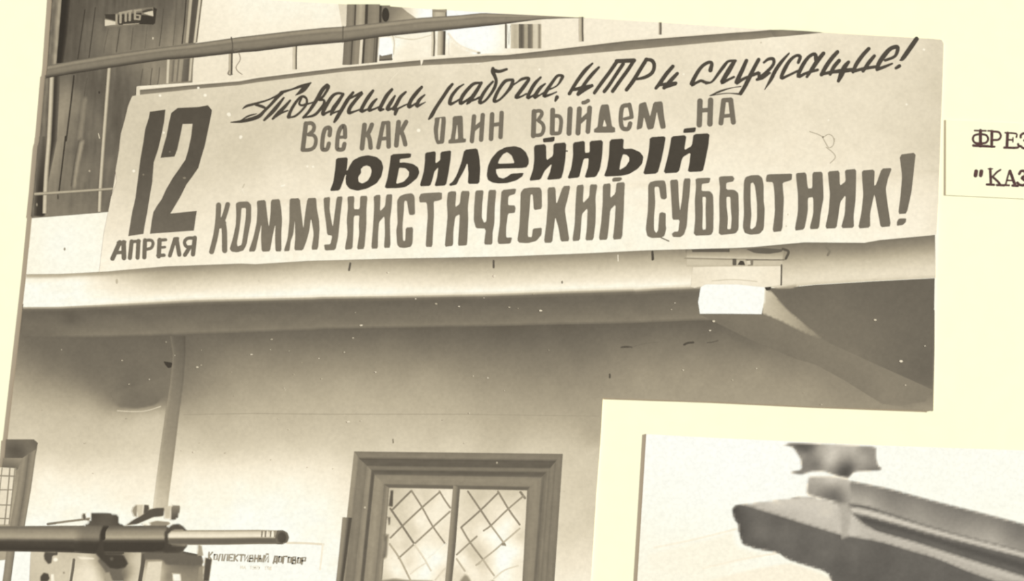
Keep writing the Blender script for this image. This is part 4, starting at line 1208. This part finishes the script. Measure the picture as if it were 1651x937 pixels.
# ---- notice on the wall
k = inkp(20)
k.poly(q('N1', '50 60 1150 118 1590 138 1545 640 40 640'), 257)
k.stroke(q('N1', '1120 122 1350 126 1582 142'), 226, 3.6)
k.stroke(q('N1', '1576 140 1560 300 1540 460'), 240, 3.0)
notice = k.build('wall_notice', photo, 'white notice on the wall behind the machine barrel')
GL = {  # simple brush letters in a unit box (x right, y down)
    'К': [[(0, 0), (0, 1)], [(.9, 0), (.1, .5), (.9, 1)]], 'О': [[(.1, .1), (.1, .9), (.9, .9), (.9, .1), (.1, .1)]],
    'Л': [[(0, 1), (.2, 0), (.9, 0), (.9, 1)]], 'Е': [[(.9, 0), (0, 0), (0, 1), (.9, 1)], [(0, .5), (.7, .5)]],
    'Т': [[(0, 0), (1, 0)], [(.5, 0), (.5, 1)]], 'И': [[(0, 0), (0, 1), (.9, 0), (.9, 1)]], 'В': [[(0, 1), (0, 0), (.7, 0), (.7, .45), (0, .5), (.9, .55), (.9, 1), (0, 1)]],
    'Н': [[(0, 0), (0, 1)], [(.9, 0), (.9, 1)], [(0, .5), (.9, .5)]], 'Ы': [[(0, 0), (0, 1), (.5, 1), (.5, .5), (0, .5)], [(1, 0), (1, 1)]],
    'Й': [[(0, 0), (0, 1), (.9, 0), (.9, 1)], [(.2, -.25), (.7, -.25)]], 'Д': [[(0, 1.1), (0, .9), (1, .9), (1, 1.1)], [(.1, .9), (.3, 0), (.9, 0), (.9, .9)]],
    'Г': [[(0, 1), (0, 0), (.9, 0)]], 'Р': [[(0, 1), (0, 0), (.9, 0), (.9, .5), (0, .5)]], 'А': [[(0, 1), (.5, 0), (1, 1)], [(.2, .65), (.8, .65)]],
    '1': [[(.2, .2), (.5, 0), (.5, 1)]], '9': [[(.9, .5), (.1, .5), (.1, 0), (.9, 0), (.9, 1), (.1, 1)]], '6': [[(.9, 0), (.1, 0), (.1, 1), (.9, 1), (.9, .5), (.1, .5)]]}


def small_text(kk, word, x0, y0, x1, y1, h, w, g):
    n = len(word)
    adv = (x1 - x0) / n
    for i, ch in enumerate(word):
        bx, by = x0 + adv * i, y0 + (y1 - y0) * i / max(1, n - 1)
        hh, yo = (h * 1.25, -h * .25) if (i == 0 and word[0] == 'К') else (h, 0)
        for st in GL[ch]:
            pts = [(bx + px * adv * .72 - (py - .5) * h * .12, by + yo + py * hh) for px, py in st]
            kk.stroke(q('N1', ' '.join('%f %f' % p for p in pts)), g, w / 7.862, sm=1)


k = inkp(26)
k.hold = True
small_text(k, 'КОЛЛЕКТИВНЫЙ', 130, 262, 910, 285, 78, 21, 156)
small_text(k, 'ДОГОВОР', 955, 288, 1375, 308, 82, 24, 146)
small_text(k, 'НА', 535, 412, 610, 414, 36, 9, 226)
small_text(k, '1969', 655, 414, 785, 418, 40, 9, 228)
small_text(k, 'ГОД', 850, 420, 930, 424, 40, 9, 232)
k.build('lettering', notice, 'small painted title on the wall notice')

# ---- machine arm in front of the wall
k = inkp(60)
k.poly(q('L1', '205 735 340 735 470 735 480 800 465 945 195 945'), field([(55, 900, 205), (70, 930, 200), (90, 895, 205), (100, 930, 208), (110, 900, 196)], mott=2), step=5)
k.poly(q('L1', '100 735 206 735 180 945 72 945'), 257)
k.poly(q('L1', '470 735 960 735 940 945 460 945'), field([(125, 900, 196), (130, 925, 222), (150, 920, 228), (158, 935, 224), (140, 900, 214), (170, 925, 150), (185, 915, 110),
                                                        (175, 900, 90), (200, 930, 112), (190, 935, 128), (215, 905, 204), (222, 930, 206), (210, 935, 196)], soft=4, mott=2), step=4)
k.poly(q('L1', '940 735 1200 735 1345 765 1350 945 930 945'), field([(240, 895, 118), (250, 915, 214), (248, 932, 216), (270, 900, 116), (290, 905, 104), (310, 898, 92), (270, 930, 132),
                                                                     (300, 920, 128), (320, 920, 132), (325, 900, 96), (285, 930, 150), (322, 935, 140), (262, 925, 190)], soft=3, mott=2), step=4)
k.poly(q('L1', '980 806 1085 800 1068 945 958 945'), 218, feather=2.5)
k.stroke(q('L1', '958 765 946 850 930 945'), 92, 6.5)
k.stroke(q('L1', '492 795 484 860 470 945'), 108, 4.5)
k.poly(q('L1', '1140 880 1205 885 1212 945 1148 945'), 252, feather=3)
k.poly(q('L1', '945 740 1200 735 1250 755 1345 768 1362 810 1340 840 1100 835 1080 800 960 800'), 104, feather=3)
k.poly(q('L1', '1316 690 1345 700 1358 770 1310 775'), 165, feather=2)
k.poly(q('L1', '1362 775 1416 790 1395 945 1345 945'), 84, feather=2.5)
k.poly(q('L1', '1320 840 1362 830 1350 945 1310 945'), 150, feather=2.5)
k.poly(q('L1', '640 800 700 760 850 790 842 850 810 870 835 945 690 945 700 880'), 108, feather=3)
k.poly(q('L1', '500 770 560 772 630 780 630 795 540 800'), 232, feather=2)
k.poly(q('L1', '690 880 730 870 760 945 690 945'), 165, feather=3)
k.blob(*q('L1', '425 882')[0], 2.2, 2.4, 150, feather=1.5)
arm = k.build('machine_arm', photo, 'round dark machine arm with clamps and a bright barrel at the lower left')

tubeprof = [(0, 128), (.06, 112), (.16, 138), (.3, 158), (.42, 168), (.48, 150), (.54, 100), (.62, 74), (.9, 64), (.97, 76), (1, 120)]
k = inkp(90)
k.ribbon(q('G1', '-140 400 400 398 1020 394'), q('G1', '-140 735 400 742 1020 756'), tubeprof, n=30, extra=lambda X, Y: 3 * vnoise(X, Y, 20, 2.5, 3))
k.ribbon(q('G1', '990 396 1100 394 1651 396'), q('G1', '990 756 1270 770 1651 770'),
         lambda s_, t_: np.interp(t_, [p[0] for p in tubeprof], [p[1] for p in tubeprof]) * (1 - np.clip(s_ * 6, 0, 1))
         + np.interp(t_, [0, .2, .38, .48, .54, .65, .95, 1], [108, 122, 138, 118, 78, 66, 64, 80]) * np.clip(s_ * 6, 0, 1), n=30)
k.ribbon(q('G2', '60 400 500 396 900 394'), q('G2', '60 750 500 752 900 752'),
         [(0, 96), (.08, 108), (.2, 142), (.32, 156), (.42, 176), (.48, 150), (.55, 84), (.65, 66), (.95, 64), (1, 100)], n=24)
k.build('tube', arm, 'shaded steel tube of the machine arm')
k = inkp(96)
k.ribbon(q('G2', '930 455 1300 452 1651 452') + q('L2', '150 596 300 600'), q('G2', '930 652 1300 652 1651 650') + q('L2', '150 692 300 692'),
         [(0, 185), (.06, 160), (.14, 205), (.3, 228), (.45, 236), (.52, 190), (.58, 118), (.7, 102), (.88, 104), (.96, 130), (1, 180)], n=40)
k.hold = True
for x, w, g in ((176, 9, 112), (200, 10, 118), (212, 6, 225), (234, 9, 120), (246, 8, 232), (262, 8, 120)):
    k.ribbon(q('L2', '%f 604 %f 645' % (x - w / 2, x - w / 2 - 3)), q('L2', '%f 604 %f 645' % (x + w / 2, x + w / 2 - 3)), [(0, g + 25), (.5, g), (1, g + 25)], n=5)
k.hold = False
k.lv += 1
k.poly(q('L2', '272 600 315 598 345 615 356 648 345 678 312 694 272 692 262 650'), 112, smooth=1)
k.blob(*q('L2', '308 648')[0], 9, 10.5, field([(455, 867, 96), (448, 867, 80), (458, 876, 70), (458, 858, 72)], mott=0), feather=3)
k.build('barrel', arm, 'bright steel barrel with a ringed dark end')
k = inkp(104)
k.poly(q('G2', '860 560 850 500 890 420 960 375 1050 355 1130 395 1178 450 1160 472 1050 462 970 470 930 520 935 640 1205 645 1150 710 1085 765 850 765 600 760 860 700'),
       field([(270, 846, 96), (285, 845, 78), (300, 855, 88), (265, 865, 74), (270, 885, 72), (290, 885, 74), (240, 890, 72), (302, 880, 86)], mott=1), step=3, feather=2.2)
k.build('nozzle', arm, 'dark collar at the front of the tube')
k = inkp(98)
k.poly(q('G1', '1380 330 1480 310 1560 340 1440 400 1390 480 1385 640 1400 770 1651 770 1690 840 1720 900 1670 960 1560 985 1460 970 1390 905 1320 840 1262 770 1310 640 1315 500'), 70, feather=3)
k.stroke(q('G1', '1500 345 1420 400 1380 470 1375 560'), 62, 7)
k.blob(*q('G1', '1485 835')[0], 4, 4, 100, feather=3)
k.poly(q('G1', '590 735 780 745 770 795 705 800 692 900 640 915 585 850 575 795'), 84, feather=2)
k.blob(*q('G1', '738 845')[0], 4.6, 4, 248, feather=2)
k.poly(q('L1', '265 905 290 876 325 885 335 920 320 945 265 945'), 78, feather=2)
k.poly(q('L1', '335 890 362 885 366 945 335 945'), 246, feather=2)
k.build('clamp', arm, 'dark curved clamp under the tube')
k = inkp(100)
k.poly(q('G1', '1205 212 1380 210 1560 232 1588 270 1590 350 1651 378 1700 402 1300 420 1090 402 1160 358 1200 310'),
       field([(150, 830, 74), (170, 828, 92), (190, 832, 78), (145, 842, 84), (170, 843, 92), (195, 848, 78), (135, 848, 104)], mott=1), step=3, feather=2)
k.stroke(q('G1', '640 372 800 350 1000 325 1185 302'), 142, 3.6)
k.stroke(q('G1', '640 372 740 360'), 122, 4.0)
k.blob(*q('G1', '1120 272')[0], 4, 6, 98, feather=2)
k.blob(*q('G1', '1172 255')[0], 5, 5, 258, feather=2)
k.poly(q('G1', '1130 300 1200 300 1190 335 1140 330'), 110, feather=1.5)
k.build('lever', arm, 'small clamp block with a thin lever on top of the tube')
k = inkp(100)
k.poly(q('G2', '655 350 760 320 930 335 960 370 900 405 560 405 680 380'), 148, feather=2)
k.poly(q('G2', '660 170 760 150 875 148 865 275 720 290 640 325 500 385 330 400 450 310 560 250'), 86, feather=2)
k.poly(q('G2', '428 200 450 140 500 106 520 120 505 285 460 275'), 150, feather=2)
k.poly(q('G2', '495 110 595 106 585 245 510 285'), 204, feather=2)
k.poly(q('G2', '590 106 665 112 675 165 640 225 578 245'), 88, feather=2)
k.poly(q('G2', '862 140 965 116 950 310 865 305'), 200, feather=2)
k.poly(q('G2', '955 108 1075 118 1088 160 1062 290 1000 332 940 322'), field([(276, 825, 112), (282, 820, 140), (288, 825, 104), (280, 836, 88)], mott=0), step=3, feather=2)
k.blob(*q('G2', '615 372')[0], 5.5, 2.6, 245, feather=1.5)
k.build('clamp_screw', arm, 'pair of round clamp screws on top of the tube')

# dust specks on the print
k = inkp(150)
k.hold = True
rng = np.random.RandomState(4)
for t, s in (('B1', '1390 372 5 1288 450 6 1010 515 8 1030 505 5 660 602 4 850 386 4 1030 428 3 1505 552 4 1455 622 4 1460 632 3 650 778 5 1480 835 5 1425 780 3 1330 72 4 625 480 5 765 578 4 895 455 3 1545 490 3 1480 432 3 1385 425 3 1200 662 3 1185 540 3 315 425 3 218 735 3 435 905 4'),
             ('B2', '645 190 7 540 165 5 762 204 5 1020 208 5 1065 214 3 1180 226 8 945 48 9 815 750 5 60 575 6 195 795 9 262 790 6 680 785 4 910 570 5 220 365 5 262 300 8 232 235 3 175 438 5 995 635 3 45 470 4 890 160 3 1145 140 4 335 540 5 835 560 4 1222 428 3 400 30 6'),
             ('B3', '1305 432 9 1437 643 9 478 438 8 460 485 6 322 688 4 698 680 4 575 740 4 280 345 4 1030 865 6 262 378 4 1460 765 5 1560 565 4 940 805 3'),
             ('L1', '570 20 5 1290 80 9 1210 68 4 1500 85 5 1330 18 3 620 220 4'), ('L2', '480 180 5 650 190 4 1535 18 3 235 130 4'), ('L3', '205 20 5 870 340 3')):
    v = [float(a) for a in s.split()]
    kk = TILES[t][2]
    for i in range(0, len(v), 3):
        x, y = q(t, '%f %f' % (v[i], v[i + 1]))[0]
        r = v[i + 2] * 0.8 / kk
        k.poly([(x + r * (1 + .5 * rng.rand()) * math.cos(a), y + r * (.45 + .5 * rng.rand()) * math.sin(a)) for a in np.linspace(0, 2 * math.pi, 8)[:-1]],
               float(rng.choice([185, 205, 225])))
sp = k.build('dust_specks', photo, 'white dust specks and scratches on the print')
sp['kind'] = 'stuff'

# ================================================================== the second photograph
H2 = 0.00040
EDGE2 = [(1042, 700), (1150, 706), (1270, 711.5), (1414, 718), (1540, 722.5), (1700, 728), (1700, 960), (1026, 960), (1027.5, 937), (1036, 800)]
photo2 = sheet('photograph', EDGE2, 0.0, H2, SHEET, CARD)
tag(photo2, 'pale blurred photograph of a wooden beam, stuck in the notch of the large photograph', 'photograph', 'photographs stuck on the album page')


def ink2(level):
    return Ink(level, H2 + 2e-6, 0.6)


k = ink2(0)
k.poly(EDGE2, field([(1060, 720, 259), (1200, 760, 260), (1150, 850, 255), (1060, 900, 251), (1150, 930, 249), (1250, 900, 254), (1500, 740, 256), (1640, 760, 256),
                     (1260, 930, 252), (1300, 935, 250)], mott=.6), step=10)
k.build('background', photo2, 'overexposed white background of the small photograph')
k = ink2(2)
k.poly(q('R1', '100 690 250 655 380 620 470 590 480 660 640 700 560 715 340 770 300 790 120 770'), 248, feather=8)
k.poly(q('R1', '340 804 520 755 690 725 760 745 870 790 880 830 340 830'), 243, feather=5)
k.stroke(q('R1', '140 668 300 635 474 592'), 245, 3.4)
k.stroke(q('R1', '340 752 500 715 650 690'), 243, 3.4)
k.build('background_shape', photo2, 'faint pale shapes behind the beam')

k = ink2(10)
k.poly(q('R1', '452 510 470 488 600 480 750 452 900 480 1000 480 1651 640 1720 660 1720 900 870 830 845 772 690 725 640 692 560 680 495 658 478 600 478 575 460 552'),
       field([(1185, 820, 80), (1192, 830, 92), (1195, 815, 105), (1220, 828, 106), (1250, 845, 102), (1200, 860, 92), (1230, 880, 96), (1300, 865, 104), (1300, 890, 100), (1340, 880, 106),
              (1360, 910, 96), (1400, 900, 96), (1430, 925, 98), (1500, 932, 102), (1195, 845, 90), (1230, 860, 116), (1330, 893, 112), (1380, 900, 104), (1560, 940, 100), (1260, 860, 112)], soft=6, mott=4), step=4, feather=4)
beam = k.build('wooden_beam', photo2, 'blurred dark wooden beam pointing to the left')
k = ink2(14)
k.poly(q('R1', '476 494 560 478 640 468 760 452 860 470 930 500 990 560 1060 600 1400 720 1651 800 1700 830 1560 820 1420 770 1290 715 1200 690 1060 648 905 622 760 578 600 528 510 500'),
       field([(1200, 812, 178), (1250, 810, 214), (1300, 802, 212), (1300, 820, 206), (1340, 830, 210), (1360, 855, 206), (1250, 825, 190), (1370, 825, 192), (1400, 870, 192), (1450, 890, 190),
              (1480, 900, 182), (1520, 910, 198), (1560, 925, 186), (1620, 930, 178), (1340, 850, 190)], soft=6, mott=5), step=4, feather=5)
k.build('beam_top', beam, 'pale upper face of the wooden beam')
k = ink2(20)
k.poly(q('R1', '925 385 1100 420 1300 475 1500 525 1651 565 1720 585 1720 720 1651 690 1300 600 1000 500 900 490'),
       field([(1380, 778, 128), (1440, 790, 118), (1500, 805, 120), (1560, 822, 116), (1640, 842, 112), (1375, 800, 170), (1420, 805, 150), (1480, 818, 148), (1550, 838, 138), (1640, 865, 128),
              (1400, 815, 185), (1480, 835, 160), (1560, 852, 158), (1640, 880, 150), (1440, 815, 140), (1600, 868, 176)], soft=4, mott=2), step=4, feather=5)
k.poly(q('R1', '920 490 1020 505 1300 590 1651 680 1720 700 1720 735 1651 715 1300 625 1010 545 940 530'), 208, feather=6)
k.poly(q('R1', '965 540 1000 532 1200 590 1400 650 1651 720 1720 740 1720 790 1651 768 1400 690 1200 625 1010 575 985 568'), 84, feather=7)
k.poly(q('R1', '960 575 1010 585 1200 635 1400 700 1651 778 1720 800 1720 830 1600 808 1400 740 1200 670 1000 610'), 196, feather=6)
k.build('beam_rail', beam, 'grooved board lying along the beam')
k = ink2(28)
k.poly(q('R1', '765 372 860 370 945 384 950 470 935 500 900 490 850 478 756 454'),
       field([(1310, 780, 170), (1340, 775, 205), (1330, 795, 132), (1345, 795, 112), (1310, 795, 160), (1365, 790, 172), (1368, 808, 165), (1355, 806, 120)], soft=4, mott=2), step=3, feather=5)
k.poly(q('R1', '890 480 940 480 950 560 935 630 900 640 895 560'), 180, feather=6)
k.build('beam_post', beam, 'short wooden post standing on the beam')
k = ink2(34)
top2 = q('R1', '660 250 690 234 760 236 900 242 1052 250 1052 300 1060 330 1084 345 1060 358 960 362 935 388 890 380 830 360 780 362 740 376 695 366 700 352 738 345 735 310 720 285 705 262')
k.poly(top2, field([(1265, 717, 140), (1290, 718, 92), (1300, 725, 98), (1310, 718, 110), (1320, 725, 180), (1345, 730, 208), (1340, 745, 205), (1375, 722, 190), (1395, 722, 140), (1405, 728, 150),
                    (1390, 740, 176), (1410, 750, 150), (1420, 756, 116), (1405, 758, 120), (1370, 755, 84), (1362, 765, 80), (1355, 757, 100), (1315, 750, 118), (1300, 745, 140), (1290, 750, 132),
                    (1280, 764, 112), (1300, 762, 150), (1330, 758, 170), (1295, 735, 160), (1380, 760, 150)], soft=3, p=2, mott=6), step=3, feather=4.5)
k.build('beam_bracket', beam, 'ragged blurred bracket cut off by the top edge of the small photograph')

# ================================================================== the typed caption slip
H3 = 0.00021
EDGE3 = [(1526, 193), (1720, 202), (1718, 323.5), (1525.5, 314.5)]
slip = sheet('caption_label', EDGE3, 0.0, H3, SLIP, SLIP)
tag(slip, 'cream paper slip with typewritten Russian words at the right edge', 'label')
k = Ink(2, H3 + 2e-6)
k.hold = True
for a, w in (('635 262 730 264', 12), ('684 262 684 392', 22), ('676 292 634 302 620 335 638 364 676 370', 15), ('692 292 734 302 748 335 730 364 692 370', 15), ('624 388 750 394', 18),
             ('780 268 778 396', 20), ('782 270 838 276 855 308 836 338 786 342', 15), ('748 264 790 266', 12), ('752 396 802 398', 14),
             ('912 282 906 402', 20), ('892 280 984 288 986 318', 12), ('910 340 956 340', 12), ('957 322 956 358', 9), ('884 405 998 405 1000 376', 16),
             ('1022 320 1024 300 1050 284 1082 300 1080 330 1050 344 1086 366 1080 402 1045 410 1020 392', 16),
             ('648 604 642 640', 26), ('692 604 686 638', 26), ('766 584 772 714', 18), ('852 592 822 612 786 650', 13), ('786 650 830 690 850 716', 16), ('748 583 786 583', 8),
             ('738 715 798 718', 16), ('822 720 884 722', 16), ('926 602 896 714', 12), ('932 602 974 718', 20), ('906 680 956 682', 11), ('872 720 924 722', 14), ('952 724 998 727', 16),
             ('1010 626 1026 602 1056 606 1060 640 1030 660 1066 690 1050 720 1015 718 994 700', 18)):
    k.stroke(q('C1', a), 80, w * 1.3 / 5.204, sm=3)
o = k.build('lettering', slip, 'dark brown typewritten letters')
o.data.materials.clear()
o.data.materials.append(TYPE)
